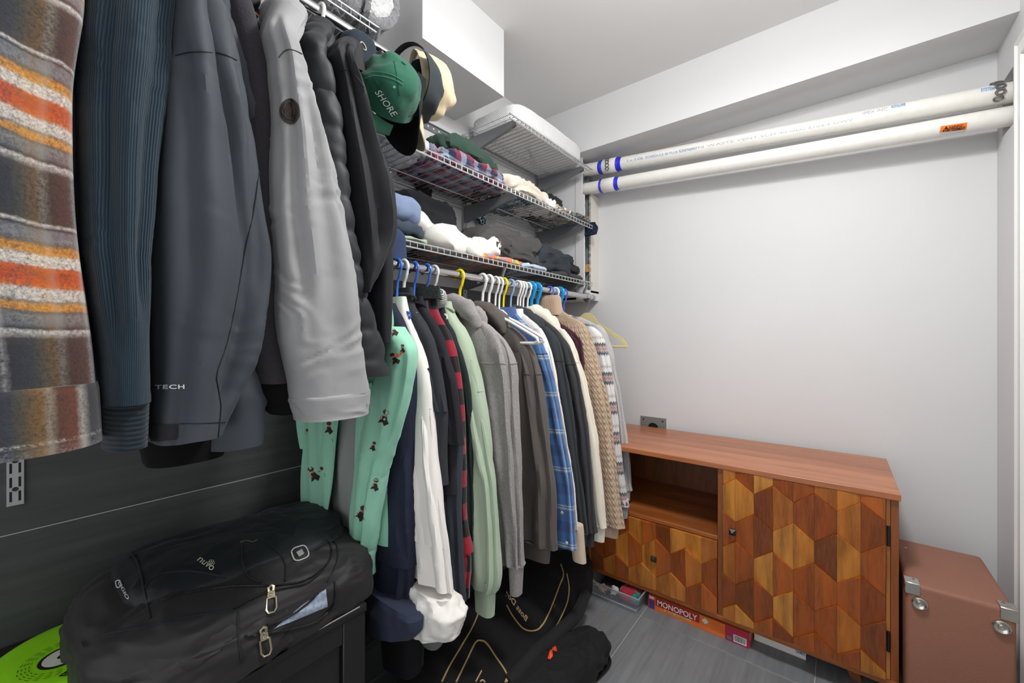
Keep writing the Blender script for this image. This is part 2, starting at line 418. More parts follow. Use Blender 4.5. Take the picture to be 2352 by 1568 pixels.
# metal outlet plate above the cabinet
pl = thing('outlet_plate', 'galvanised metal junction box plate with round hole above the wooden cabinet', 'outlet plate', (-.825, YB - .004, .68))
g = MB(); c0 = (-.824, .692); ro = .030
sq = []
for k in range(32):
    a = 2 * math.pi * k / 32; m = max(abs(math.cos(a)), abs(math.sin(a))); sq.append((c0[0] + .073 * math.cos(a) / m, c0[1] + .062 * math.sin(a) / m))
ci = [(c0[0] + ro * math.cos(2 * math.pi * k / 32), c0[1] + ro * math.sin(2 * math.pi * k / 32)) for k in range(32)]
V = [(x, YB - .006, z) for x, z in sq] + [(x, YB - .006, z) for x, z in ci] + [(x, YB - .0005, z) for x, z in sq] + [(x, YB - .0005, z) for x, z in ci]
Fc = []
for k in range(32):
    n = (k + 1) % 32; Fc += [(k, n, 32 + n, 32 + k), (k, 64 + k, 64 + n, n), (32 + k, 32 + n, 96 + n, 96 + k)]
g.add(V, Fc).build('plate', plain('8b8d8e', .4, .25), pl, smooth=30)
MB().box((c0[0] - .045, YB - .0012, c0[1] - .045), (c0[0] + .045, YB - .0004, c0[1] + .045)).build('box_interior', plain('141414', .9), pl, smooth=0)
for sx, sz in ((-.055, .045), (.055, .045), (.055, -.04)):
    MB().lathe([(0.0001, 0), (.005, 0), (.005, .002), (.0001, .003)], Matrix.Translation((c0[0] + sx, YB - .006, c0[1] + sz)) @ Matrix.Rotation(math.pi / 2, 4, 'X'), 12).build('screw', plain('5d5f60', .4, 1), pl)
# right wall with the rough hole the pipes run into
hy0, hy1, hz0, hz1 = 2.145, 2.262, 1.93, 2.125
wr_ = MB()
wr_.box((XR, YN, 0), (XR + .1, hy0, ZC)).box((XR, hy1, 0), (XR + .1, YB, ZC)).box((XR, hy0, 0), (XR + .1, hy1, hz0)).box((XR, hy0, hz1), (XR + .1, hy1, ZC)).box((XR + .075, hy0, hz0), (XR + .1, hy1, hz1))
wr_ = wr_.build('wall_right', M_WALL, loc=(XR, 0, 0), smooth=0, kind='structure')
cs = MB()
prof = [(0, 0), (.004, .0), (.016, .006), (.018, .014), (.012, .02), (.013, .05), (.018, .056), (.018, .07), (0, .07)]
cs.prism(prof, lambda a, b: (XR - a, 2.068 - b, 0), lambda a, b: (XR - a, 2.068 - b, 2.165 - b))
cs.prism(prof, lambda a, b: (XR - a, 2.068 - b, 2.165 - b), lambda a, b: (XR - a, 1.16 + b, 2.165 - b))
cs.prism(prof, lambda a, b: (XR - a, 1.16 + b, 0), lambda a, b: (XR - a, 1.16 + b, 2.165 - b))
cs.build('trim_1', M_TRIM, loc=(XR, 1.6, 0), smooth=25, kind='structure')
dr = MB().box((XR - .006, 1.235, .01), (XR - .0005, 2.005, 2.09)).build('door_1', M_TRIM, loc=(XR, 1.6, 0), smooth=0, kind='structure')
ce = MB().box((XL - .1, YN, ZC), (XR + .1, YB + .1, ZC + .1)).build('ceiling', M_CEIL, loc=(0, 0, ZC), smooth=0, kind='structure')
MB().box((XL, 2.08, 2.272), (XR, YB, ZC)).build('bulkhead', M_WALL, ce, smooth=0)
MB().box((XL, .924, 2.256), (-1.14, 1.371, ZC)).build('duct_box', M_WALL, ce, smooth=0)
# corner chase with torn plasterboard, open towards the room
ch = MB().box((XL, 2.141, 1.435), (-1.221, 2.154, 2.272)).box((XL, 2.141, 1.435), (-1.166, YB, 1.447))
ch.box((-1.179, 2.141, 1.447), (-1.166, YB, 1.492)).build('chase', M_WALL, wl, smooth=0)
def ragged(x0, x1, y, th, z0, z1, seed, which, amp=.006, nz=90, thr=None):
    m = MB(); zs = np.linspace(z0, z1, nz); P = np.stack([zs * 0 + seed, zs * 0, zs * 45], 1)
    d = amp * (pn(P) + .5 * pn(P * 2.7)); return zs, d
zs, d = ragged(0, 0, 0, 0, 1.447, 2.272, 3.3, 0, .003)
V = []; Fc = []
for i, z in enumerate(zs):
    xr = -1.166 + d[i] * .6 - (.014 if z > 2.05 else 0)
    V += [(-1.221, 2.135, z), (xr, 2.135, z), (xr, 2.150, z), (-1.221, 2.150, z)]
Fc = grid_faces(len(zs), 4) + [(0, 1, 2, 3), tuple(4 * (len(zs) - 1) + k for k in (3, 2, 1, 0))]
MB().add(V, Fc).build('plasterboard_strip', M_WALL, wl, smooth=0)
yh = PX(1357, 500, -1.166)[1]
zs, d = ragged(0, 0, 0, 0, 1.480, 2.075, 8.1, 0, .008)
V = []
for i, z in enumerate(zs):
    y0 = yh + d[i]; V += [(-1.166, y0, z), (-1.166, YB, z), (-1.180, YB, z), (-1.180, y0 + .006, z)]
MB().add(V, grid_faces(len(zs), 4) + [(0, 1, 2, 3), tuple(4 * (len(zs) - 1) + k for k in (3, 2, 1, 0))]).build('torn_plasterboard', paint('torn_board', 'dcd8d0', .9), wl, smooth=0)
mst = plain('9aa2a4', .4, .4)
st = MB(); st.box((-1.232, 2.18, 1.45), (-1.19, 2.182, 2.27)).box((-1.232, 2.18, 1.45), (-1.230, 2.25, 2.27)).box((-1.232, 2.249, 1.45), (-1.19, 2.251, 2.27))
st.build('metal_stud', mst, wl, smooth=0)
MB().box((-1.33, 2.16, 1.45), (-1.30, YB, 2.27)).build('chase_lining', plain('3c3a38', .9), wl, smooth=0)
for z0, z1 in ((1.60, 1.66), (1.86, 1.95)):
    m = MB(); m.prism([(2.19, z0), (2.245, z0 + .01), (2.25, z1), (2.2, z1 - .012), (2.186, z0 + .03)], lambda a, b: (-1.190, a, b), lambda a, b: (-1.183, a, b))
    m.build('cardboard_scrap', plain('b98a55', .9), wl, smooth=0)
# ceiling lamp (out of view above the camera)
lp = thing('ceiling_lamp', 'round flush ceiling lamp with white diffuser', 'lamp', (LAMP[0], LAMP[1], ZC))
MB().lathe([(.0001, 0), (.17, 0), (.17, -.03), (.16, -.09), (.0001, -.09)][::-1], Matrix.Translation((LAMP[0], LAMP[1], ZC)), 40).build('lamp_body', M_TRIM, lp)

# ================================================================== drain pipes
M_PVC = plain('eceae4', .32); M_BLUE = plain('2a2fd0', .45); M_INKB = plain('6aa0d8', .6); M_INK = plain('b0b9c6', .6); M_BLACK = plain('16150f', .5)
def zp(x, k): return (2.104 - .094 * x) if k else (2.013 - .076 * x)
def pipe(k, rr, label, xl, coup, rings):
    t = thing('drain_pipe', label, 'pipe', (0, 2.2, zp(0, k) - rr), 'drain pipes along the back wall')
    ax = Vector((1, 0, -.094 if k else -.076)).normalized()
    P = lambda x: Vector((x, 2.2, zp(x, k)))
    m = MB().tube([P(xl + (XR + .07 - xl) * i / 6) for i in range(7)], rr, 28); m.build('pipe', M_PVC, t); tr = m.bvh()
    MB().tube([P(coup[0]), P(coup[0] + .003), P(coup[1] - .003), P(coup[1])], [rr + .003, rr + .005, rr + .005, rr + .003], 28).build('coupling', M_PVC, t)
    for a, b in rings:
        MB().tube([P(a + (b - a) * i / 4) for i in range(5)], [rr + .001, rr + .0055, rr + .0014, rr + .0014, rr + .001], 28).build('primer_ring', M_BLUE, t)
    return t, tr
tl, trl = pipe(0, .034, 'lower white plastic drain pipe with orange warning sticker', -1.24, (-1.075, -.995), [(-1.09, -1.072), (-1.0, -.972)])
tu, tru = pipe(1, .035, 'upper white plastic drain pipe close under the ceiling beam', -1.24, (-1.07, -.985), [(-1.095, -1.05), (-.99, -.955)])
# printed marks
text_px('SYSTEM 636', (2253, 211), (2301, 203), (-.8, -7), tru, M_INKB, tu, bold=.02)
text_px('IPEX INC.', (1982, 264), (2042, 252), (-.6, -6), tru, M_INK, tu)
text_px('ROYALPIPE', (2048, 249), (2080, 243), (-.6, -6), tru, M_INKB, tu, bold=.02)
text_px('DRAIN WASTE VENT SCH 40 ULC S102.2 DWV', (1560, 349), (1960, 277), (-.6, -5), tru, M_INK, tu)
text_px('2 in  S 636  SCHEDULE 40 FLUE GAS VENT', (1440, 372), (1600, 343), (-.6, -5), tru, M_INKB, tu)
text_px('SYSTEM 636 GAS VENTING CERTIFIED ULC S636 TYPE BH CLASS IIA', (1700, 362), (2120, 283), (-.4, -4.5), trl, M_INK, tl)
text_px('SYSTEM 636 GAS VENT TYPE BH CLASS IIA', (2150, 279), (2312, 246), (-.4, -4.5), trl, M_INK, tl)
def patch_px(name, quad, tree, mat, parent, n=10, off=.0008):
    V = []
    for i in range(n + 1):
        for j in range(n + 1):
            a, b = i / n, j / n
            u = (quad[0][0] * (1 - b) + quad[1][0] * b) * (1 - a) + (quad[3][0] * (1 - b) + quad[2][0] * b) * a
            v = (quad[0][1] * (1 - b) + quad[1][1] * b) * (1 - a) + (quad[3][1] * (1 - b) + quad[2][1] * b) * a
            q = hit(u, v, tree, off)
            if q is None: return None
            V.append(tuple(q))
    return MB().add(V, grid_faces(n + 1, n + 1, False)).build(name, mat, parent, smooth=60)
wl_ = patch_px('warning_sticker', [(2161, 290), (2222, 281), (2219, 297), (2158, 304)], trl, plain('f27a1e', .5), tl)
patch_px('sticker_small_print', [(2158, 304.4), (2218, 297.4), (2216, 303), (2160, 309.5)], trl, plain('c9ccd4', .6), tl)
text_px('WARNING /', (2179, 295.5), (2214, 289.5), (.8, -5.6), trl, M_BLACK, tl, off=.0016, bold=.02, shear=.2)
text_px('AVERTISSEMENT', (2164, 303), (2217, 296), (.6, -6), trl, M_BLACK, tl, off=.0016, bold=.03, shear=.2)
tri = [hit(u, v, trl, .0017) for u, v in ((2168.5, 296.6), (2177.5, 295.2), (2173.5, 289.3))]
MB().add([tuple(p) for p in tri], [(0, 1, 2)]).build('warning_triangle', M_BLACK, tl, smooth=0)
# perforated hanging straps
M_STRAP = plain('7d7a75', .4, .6)
def strap(label, x, n, r0):
    t = thing('hanger_strap', label, 'strap', (x, 2.2 - .036, zp(x, 1)), 'perforated pipe straps')
    pts = []
    for k in range(n):
        a = math.radians(-40 + 205 * k / (n - 1)); pts.append((x + .004 * math.sin(k), 2.2 - .041 * math.cos(a), zp(x, 1) + .041 * math.sin(a)))
    for k, p in enumerate(pts):
        a = math.radians(-40 + 205 * k / (n - 1)); nrm = Vector((0, -math.cos(a), math.sin(a)))
        M4 = Matrix.Translation(p) @ nrm.to_track_quat('Z', 'Y').to_matrix().to_4x4()
        ring = [tuple(M4 @ Vector((.0105 * math.cos(q), .0085 * math.sin(q), 0))) for q in np.linspace(0, 2 * math.pi, 14, endpoint=False)]
        MB().tube(ring, .0032, 6, True).build('strap_link', M_STRAP, t)
    return t
strap('perforated metal strap holding the upper pipe beside the right wall', .436, 8, 0)
strap('perforated metal strap around the upper pipe near the white foam pillow', -1.035, 9, 0)

# ================================================================== wooden cabinet
cx0, cx1, cyf, cyb, cz0, cz1 = -.958, .152, 1.79, 2.285, .08, .705
cab = thing('media_cabinet', 'low wooden cabinet with carved hexagon fronts, open niche and black knobs', 'cabinet', ((cx0 + cx1) / 2, 2.03, 0))
PAL = ['c47a2a', '8a3608', 'b5651c', '6a2005', 'cc8838', '983f0a', 'a94f12', '9e4510', '762808', 'b2601a', '5c1a04', 'bb6f26', '88330a', 'a5480f']
W_HEX = wood('hexagon_wood', PAL, (30, 30, 2.6), True, .25, '3a1003')
W_BODY = wood('cabinet_wood', ['9a4a1e', '7d3512', 'b0602a', '8a3f18'], (2.0, 22, 22), False, .3)
W_TOP = wood('cabinet_top_wood', ['a8603c', 'b06a44', '9a5433', 'c08657'], (1.6, 16, 16), True, .25, '7a3a1e')
W_POST = wood('post_wood', ['8e4216', '7c350f', 'a5561f'], (22, 22, 2.0), False, .3)
W_IN = wood('inner_wood', ['5a2812', '6d3418', '43200f'], (14, 14, 2.0), False, .45, '1c0a04')
for k in range(5):
    y0 = cyf - .012 + k * (cyb - cyf + .012) / 5; y1 = y0 + (cyb - cyf + .012) / 5 - .0004
    MB().rbox((cx0 - .004, y0, cz1 - .02), (cx1 + .004, y1, cz1), .0012, 1).build('top_board', W_TOP, cab, smooth=25)
MB().rbox((cx1 - .02, cyf, cz0), (cx1, cyb, cz1 - .02), .001, 1).build('side_panel', W_POST, cab, smooth=25)
MB().rbox((cx0, cyf, cz0), (cx0 + .02, cyb, cz1 - .02), .001, 1).build('side_panel', W_POST, cab, smooth=25)
MB().rbox((-.376, cyf - .001, cz0 + .02), (-.3565, cyb - .012, cz1 - .02), .001, 1).build('divider', W_POST, cab, smooth=25)
MB().rbox((cx0, cyf - .004, cz0), (cx1, cyb, cz0 + .02), .004, 2).build('bottom_board', W_BODY, cab, smooth=25)
MB().rbox((cx0 + .02, cyf - .002, .395), (-.376, cyb - .012, .412), .002, 1).build('niche_shelf', W_BODY, cab, smooth=25)
# back panel with a round cable hole
hx, hz = -.600, .640; rh = .032; bp = MB(); by0, by1 = 2.268, 2.278
bp.box((cx0 + .02, by0, cz0 + .02), (hx - .05, by1, cz1 - .02)).box((hx + .05, by0, cz0 + .02), (cx1 - .02, by1, cz1 - .02)).box((hx - .05, by0, cz0 + .02), (hx + .05, by1, hz - .045))
sq = []
for k in range(32):
    a = 2 * math.pi * k / 32; m_ = max(abs(math.cos(a)), abs(math.sin(a))); sq.append((hx + .05 * math.cos(a) / m_, hz + .045 * math.sin(a) / m_))
V = [(x, y, z) for y in (by0, by1) for x, z in sq] + [(hx + rh * math.cos(2 * math.pi * k / 32), y, hz + rh * math.sin(2 * math.pi * k / 32)) for y in (by0, by1) for k in range(32)]
Fc = []
for k in range(32):
    n = (k + 1) % 32; Fc += [(k, n, 64 + n, 64 + k), (64 + k, 64 + n, 96 + n, 96 + k), (32 + n, 32 + k, 96 + k, 96 + n)]
bp.add(V, Fc).build('back_panel', W_IN, cab, smooth=0)
def clip(poly, x0, x1, z0, z1):
    def cut(P, ins, inter):
        out = []
        for i in range(len(P)):
            a, b = P[i], P[(i + 1) % len(P)]
            if ins(a): out.append(a)
            if ins(a) != ins(b): out.append(inter(a, b))
        return out
    def lx(xx): return lambda a, b: (xx, a[1] + (b[1] - a[1]) * (xx - a[0]) / (b[0] - a[0]))
    def lz(zz): return lambda a, b: (a[0] + (b[0] - a[0]) * (zz - a[1]) / (b[1] - a[1]), zz)
    for ins, it in ((lambda p: p[0] >= x0 - 1e-9, lx(x0)), (lambda p: p[0] <= x1 + 1e-9, lx(x1)), (lambda p: p[1] >= z0 - 1e-9, lz(z0)), (lambda p: p[1] <= z1 + 1e-9, lz(z1))):
        if len(poly) < 3: return []
        poly = cut(poly, ins, it)
    return poly
def hexfront(parent, x0, x1, z0, z1, xs, step, pk, par, yfront):
    cache = {}
    for k in range(-2, 12):
        xa, xb = xs + k * step, xs + (k + 1) * step
        if xb <= x0 + .002 or xa >= x1 - .002: continue
        for n in range(-2, 7):
            def lz(nn, kk): return pk - .1219 * nn - (0 if (kk + nn + par) % 2 == 0 else .0455)
            ua, ub, la, lb = lz(n, k), lz(n, k + 1), lz(n + 1, k), lz(n + 1, k + 1)
            poly = clip([(xa + .0003, la + .0004), (xb - .0003, lb + .0004), (xb - .0003, ub - .0004), (xa + .0003, ua - .0004)], x0, x1, z0, z1)
            if len(poly) < 3: continue
            ax = sum(p[0] for p in poly) / len(poly)
            area = abs(sum(poly[i][0] * poly[(i + 1) % len(poly)][1] - poly[(i + 1) % len(poly)][0] * poly[i][1] for i in range(len(poly)))) / 2
            if area < 2e-5: continue
            ox, oz = poly[0]; key = tuple((round(p[0] - ox, 4), round(p[1] - oz, 4)) for p in poly) + (round(oz - lb, 3),)
            # facets stand proud towards the lower edge and towards the hexagon's middle
            hi = max(ua, ub); lo_ = min(la, lb); mid_left = (k + n + par) % 2 == 0
            def dep(x, z):
                f = (z - lo_) / (hi - lo_); g = (1 - (x - xa) / step) if mid_left else ((x - xa) / step)
                return yfront - .0015 - .013 * f - .006 * g
            if key not in cache:
                m = MB(); m.prism(poly, lambda x, z: (x - ox, .004, z - oz), lambda x, z: (x - ox, dep(x, z) - yfront, z - oz))
                m.f = [f[::-1] for f in m.f]
                o = m.build('hexagon_facet', W_HEX, loc=(0, 0, 0), smooth=0); cache[key] = o.data
            else: o = bpy.data.objects.new('hexagon_facet', cache[key]); COL.objects.link(o)
            rl = ROOT[cab.name]; o.location = (ox - rl.x, yfront - rl.y, oz - rl.z); o.parent = parent
def knob(parent, x, z, y):
    m = MB(); s = .012
    m.add([(x - s, y - .012, z - s), (x + s, y - .012, z - s), (x + s, y - .012, z + s), (x - s, y - .012, z + s), (x, y - .024, z),
           (x - s, y - .009, z - s), (x + s, y - .009, z - s), (x + s, y - .009, z + s), (x - s, y - .009, z + s)],
          [(0, 1, 4), (1, 2, 4), (2, 3, 4), (3, 0, 4), (5, 6, 1, 0), (6, 7, 2, 1), (7, 8, 3, 2), (8, 5, 0, 3)])
    m.tube([(x, y + .01, z), (x, y - .0095, z)], .006, 10)
    return m.build('knob', plain('1b1c1f', .35), parent, smooth=0)
door = MB().rbox((-.3555, cyf, .1015), (.1315, cyf + .018, .6845), .001, 1).build('cabinet_door', W_POST, cab, smooth=25)
hexfront(door, -.355, .1195, .102, .684, -.3113, .0616, .657, 0, cyf)
MB().rbox((.1205, cyf - .004, .102), (.1312, cyf + .001, .684), .001, 1).build('edge_strip', wood('strip_wood', ['b07035', '9a5a28'], (22, 22, 2), False), door, smooth=25)
knob(door, *[PY(1683, 1221, cyf - .012)[i] for i in (0, 2)], cyf - .006)
for v in (1229, 1470):
    z = PY(2042, v, cyf)[2]; m = MB().tube([(.1265, cyf - .008, z - .032), (.1265, cyf - .008, z + .032)], .0045, 10); m.box((.122, cyf - .0065, z - .031), (.131, cyf - .004, z + .031)); m.build('hinge', plain('121212', .4), door)
drw = MB().rbox((-.937, cyf, .1015), (-.3772, cyf + .018, .393), .001, 1).build('drawer_front', W_POST, cab, smooth=25)
hexfront(drw, -.9365, -.3775, .102, .3925, -.9926, .0620, .4505, 1, cyf)
knob(drw, *[PY(1502, 1283, cyf - .012)[i] for i in (0, 2)], cyf - .006)
for x in (-.86, .03):
    for y, sy in ((1.90, -1), (2.20, 1)):
        MB().rbox((x - .045, y - .035, .062), (x + .045, y + .035, .08), .001, 1).build('leg_block', W_POST, cab, smooth=25)
        sx = 1 if x > -.4 else -1
        m = MB(); A = [(x - .022, y - .022, .062), (x + .022, y - .022, .062), (x + .022, y + .022, .062), (x - .022, y + .022, .062)]
        B = [(x + sx * .02 + a * .014, y + sy * .01 + b * .014, 0) for a, b in ((-1, -1), (1, -1), (1, 1), (-1, 1))]
        m.add(A + B, [(0, 1, 2, 3)[::-1], (4, 5, 6, 7)] + [(i, (i + 1) % 4, 4 + (i + 1) % 4, 4 + i) for i in range(4)]); m.build('leg', W_POST, cab, smooth=0)

# ================================================================== under the cabinet
def rect_xy(name, x0, x1, z0, z1, y, mat, parent): return MB().box((x0, y, z0), (x1, y + .0006, z1)).build(name, mat, parent, smooth=0)
mono = thing('board_game_box', 'orange and red property board game box lying under the wooden cabinet', 'game box', (-.466, 1.94, 0), 'games under the cabinet')
yb = 1.808; mx0, mx1 = -.6644, -.2681
MB().rbox((mx0, yb, 0), (mx1, yb + .27, .058), .001, 1).build('carton', plain('e2702a', .45), mono, smooth=0)
R = (1, 0, 0); U = (0, 0, 1)
rect_xy('red_end', mx1 - .085, mx1, .0004, .0576, yb - .0006, plain('b3214a', .45), mono); rect_xy('red_end', mx0, mx0 + .030, .0004, .0576, yb - .0006, plain('b8222c', .45), mono)
rect_xy('blue_picture', mx0 + .007, mx0 + .027, .004, .034, yb - .0012, plain('27408f', .45), mono); rect_xy('white_picture', mx0 + .006, mx0 + .027, .044, .056, yb - .0012, plain('c9d2dd', .45), mono)
rect_xy('logo_panel', mx0 + .034, mx0 + .215, .022, .0575, yb - .0010, plain('a81d1f', .4), mono)
text_at('MONOPOLY', (mx0 + .042, yb - .0020, .0275), R, U, .165, .0235, plain('f2efe6', .4), mono, bold=.015)
rect_xy('title_strip', mx0 + .072, mx0 + .180, .0125, .0205, yb - .0010, plain('d8c98a', .5), mono)
text_at('HERE & NOW : THE WORLD EDITION', (mx0 + .076, yb - .0018, .0142), R, U, .1, .0048, M_BLACK, mono, bold=.02)
m = MB(); m.prism([(mx0 + .237 + .014, .040), (mx0 + .237, .052), (mx0 + .237 - .014, .040), (mx0 + .237, .028)], lambda a, b: (a, yb - .0002, b), lambda a, b: (a, yb - .0012, b)); m.build('emblem', plain('cfd8c2', .5), mono, smooth=0)
for k in range(7): text_at('colour of property trading game contents and age may vary', (mx0 + .262, yb - .0008, .048 - .0052 * k), R, U, .085, .0026, plain('b04a20', .5), mono)
rect_xy('maker_mark', mx1 - .078, mx1 - .063, .008, .019, yb - .0012, plain('2c8a80', .5), mono)
bc = rect_xy('barcode_panel', mx1 - .055, mx1 - .01, .006, .034, yb - .0012, plain('eeeeee', .5), mono)
m = MB(); x = mx1 - .052; random.seed(4)
while x < mx1 - .014:
    w = random.choice((.0008, .0012, .002)); m.box((x, yb - .0017, .010), (x + w, yb - .0012, .032)); x += w + random.choice((.0008, .0013))
m.build('barcode_bars', M_BLACK, mono, smooth=0)
g2 = thing('party_game_box', 'white drinking games box lying under the right half of the cabinet', 'game box', (-.18, 2.0, 0), 'games under the cabinet')
yb2 = 1.876; MB().rbox((-.262, yb2, 0), (-.094, yb2 + .2, .05), .001, 1).build('carton', plain('ece8e4', .5), g2, smooth=0)
text_at('RIDICULOUS', (-.205, yb2 - .001, .030), R, U, .058, .010, plain('c8503c', .5), g2)
text_at('DRINKING', (-.144, yb2 - .001, .030), R, U, .046, .0105, plain('2d7fc0', .5), g2, bold=.03)
text_at('GAMES', (-.125, yb2 - .001, .0165), R, U, .028, .0105, plain('2d7fc0', .5), g2, bold=.03)
# clear bin
bn = thing('plastic_bin', 'clear plastic storage bin with craft bits under the cabinet corner', 'storage bin', (-.80, 1.86, 0))
tg = NT('clear_plastic'); tg.set(lin('c9ced8'), .2)
_tr = tg.n('ShaderNodeBsdfTransparent'); _mx = tg.n('ShaderNodeMixShader'); _mx.inputs[0].default_value = .16
tg.l(_tr.outputs[0], _mx.inputs[1]); tg.l(tg.b.outputs[0], _mx.inputs[2]); tg.l(_mx.outputs[0], tg.t.nodes['Material Output'].inputs[0]); M_CLEAR = tg.m
bx0, bx1, by0_, by1_, bh = -.935, -.675, 1.722, 2.03, .070
def taper(x0, x1, y0, y1, z0, z1, t, w):
    m = MB(); o = [(x0 + t, y0 + t, z0), (x1 - t, y0 + t, z0), (x1 - t, y1 - t, z0), (x0 + t, y1 - t, z0), (x0, y0, z1), (x1, y0, z1), (x1, y1, z1), (x0, y1, z1)]
    i = [(x0 + t + w, y0 + t + w, z0 + w), (x1 - t - w, y0 + t + w, z0 + w), (x1 - t - w, y1 - t - w, z0 + w), (x0 + t + w, y1 - t - w, z0 + w), (x0 + w, y0 + w, z1), (x1 - w, y0 + w, z1), (x1 - w, y1 - w, z1), (x0 + w, y1 - w, z1)]
    Fc = [(3, 2, 1, 0), (8, 9, 10, 11)]
    for k in range(4):
        n = (k + 1) % 4; Fc += [(k, n, 4 + n, 4 + k), (8 + n, 8 + k, 12 + k, 12 + n), (4 + k, 4 + n, 12 + n, 12 + k)]
    return m.add(o + i, Fc)
taper(bx0, bx1, by0_, by1_, .001, bh, .012, .002).build('tub', M_CLEAR, bn, smooth=0)
MB().tube([(bx0, by0_, bh), (bx1, by0_, bh), (bx1, by1_, bh), (bx0, by1_, bh)], .004, 8, True).build('rim', plain('9aa0aa', .3), bn)
MB().tube([(bx0 + .016, by0_ + .0075, .014), (bx1 - .016, by0_ + .0075, .014), (bx1 - .012, by0_ + .0015, .060), (bx0 + .012, by0_ + .0015, .060)], .0012, 6, True).build('front_ridge', plain('b8bcc6', .3), bn)
tk = thing('pencil', 'yellow pencil leaning inside the clear plastic bin', 'pencil', (-.86, 1.76, .01)); MB().tube([(-.905, 1.745, .064), (-.835, 1.752, .012)], .004, 6).build('shaft', plain('d8a72c', .4), tk); MB().tube([(-.835, 1.752, .012), (-.831, 1.7525, .009)], [.004, .0006], 6).build('tip', plain('d9b98a', .7), tk)
for nm, lb, c, r, col, sd in (('felt_sheet', 'crumpled red craft felt inside the clear plastic bin', (-.74, 1.80, .036), (.05, .05, .026), 'a02a38', 1), ('felt_sheet', 'crumpled teal green craft paper inside the clear plastic bin', (-.705, 1.775, .040), (.018, .025, .02), '2f7f74', 2), ('paper_scrap', 'torn white paper scrap inside the clear plastic bin', (-.805, 1.765, .034), (.016, .016, .024), 'e8e2d6', 3), ('wood_bead', 'pale wooden bead pile inside the clear plastic bin', (-.858, 1.775, .024), (.024, .02, .012), 'c9a983', 4), ('dark_cloth', 'dark cloth lining the clear plastic bin floor', (-.80, 1.87, .022), (.1, .125, .016), '2c2a30', 5)):
    blob(c, r, .7, sd, .006, 40, .008, 60, NU=28, NV=16).build(nm, fabric(col), label=lb, cat='craft supply')
be = PZ(1385, 1405, 0); MB().lathe([(.0001, 0), (.003, .0004), (.0045, .003), (.003, .0056), (.0001, .006)], Matrix.Translation(be), 14).build('orange_bead', plain('e8642a', .4), label='tiny orange bead lying alone on the grey floor tile', cat='bead')

# ================================================================== brown case
def leather(name, c):
    t = NT(name); v = t.coord(); vo = t.n('ShaderNodeTexVoronoi'); t.l(v, vo.inputs['Vector']); vo.inputs['Scale'].default_value = 420
    n = t.noise(v, 4, 3); col = t.mix(t.math('MULTIPLY', n, .3), lin(c), lin('5b3a2e')); t.bump(vo.outputs['Distance'], .35, .0015)
    return t.set(col, .55, 0, spec=.35)
bc_ = thing('amp_case', 'brown textured vinyl case with metal corners between cabinet and right wall', 'case', (.274, 1.93, 0))
M_VINYL = leather('brown_vinyl', '966754')
MB().rbox((.163, 1.745, .006), (.386, 2.112, .45), .012, 4).build('shell', M_VINYL, bc_)
M_CHR = plain('c9c6bf', .22, 1)
for x, sx in ((.163, 1), (.386, -1)):
    m = MB(); m.rbox((min(x - .0015 * sx, x + .032 * sx), 1.7425, .418), (max(x - .0015 * sx, x + .032 * sx), 1.7450, .4515), .001, 1)
    m.rbox((min(x - .0015 * sx, x + .032 * sx), 1.7435, .4492), (max(x - .0015 * sx, x + .032 * sx), 1.785, .4522), .001, 1)
    m.rbox((min(x - .0025 * sx, x), 1.744, .418), (max(x - .0025 * sx, x), 1.785, .452), .001, 1); m.build('metal_corner', M_CHR, bc_)
    MB().lathe([(.0001, 0), (.003, .0008), (.0036, 0)], Matrix.Translation((x + .02 * sx, 1.775, .4522)), 10).build('rivet', plain('77736c', .3, 1), bc_)
    Mx = Matrix.Translation((x + .030 * sx, 1.745, .398)) @ Matrix.Rotation(math.pi / 2, 4, 'X')
    MB().lathe([(.0001, 0), (.017, 0), (.018, .003), (.018, .009), (.015, .011), (.012, .009), (.008, .008), (.006, .011), (.003, .011), (.0001, .010)], Mx, 28).build('glide_foot', M_CHR, bc_)
MB().lathe([(.0001, 0), (.0035, 0), (.0035, .0006), (.0001, .001)], Matrix.Translation((.19, 2.03, .45)), 12).build('scuff_stud', plain('d8d0c6', .4), bc_)
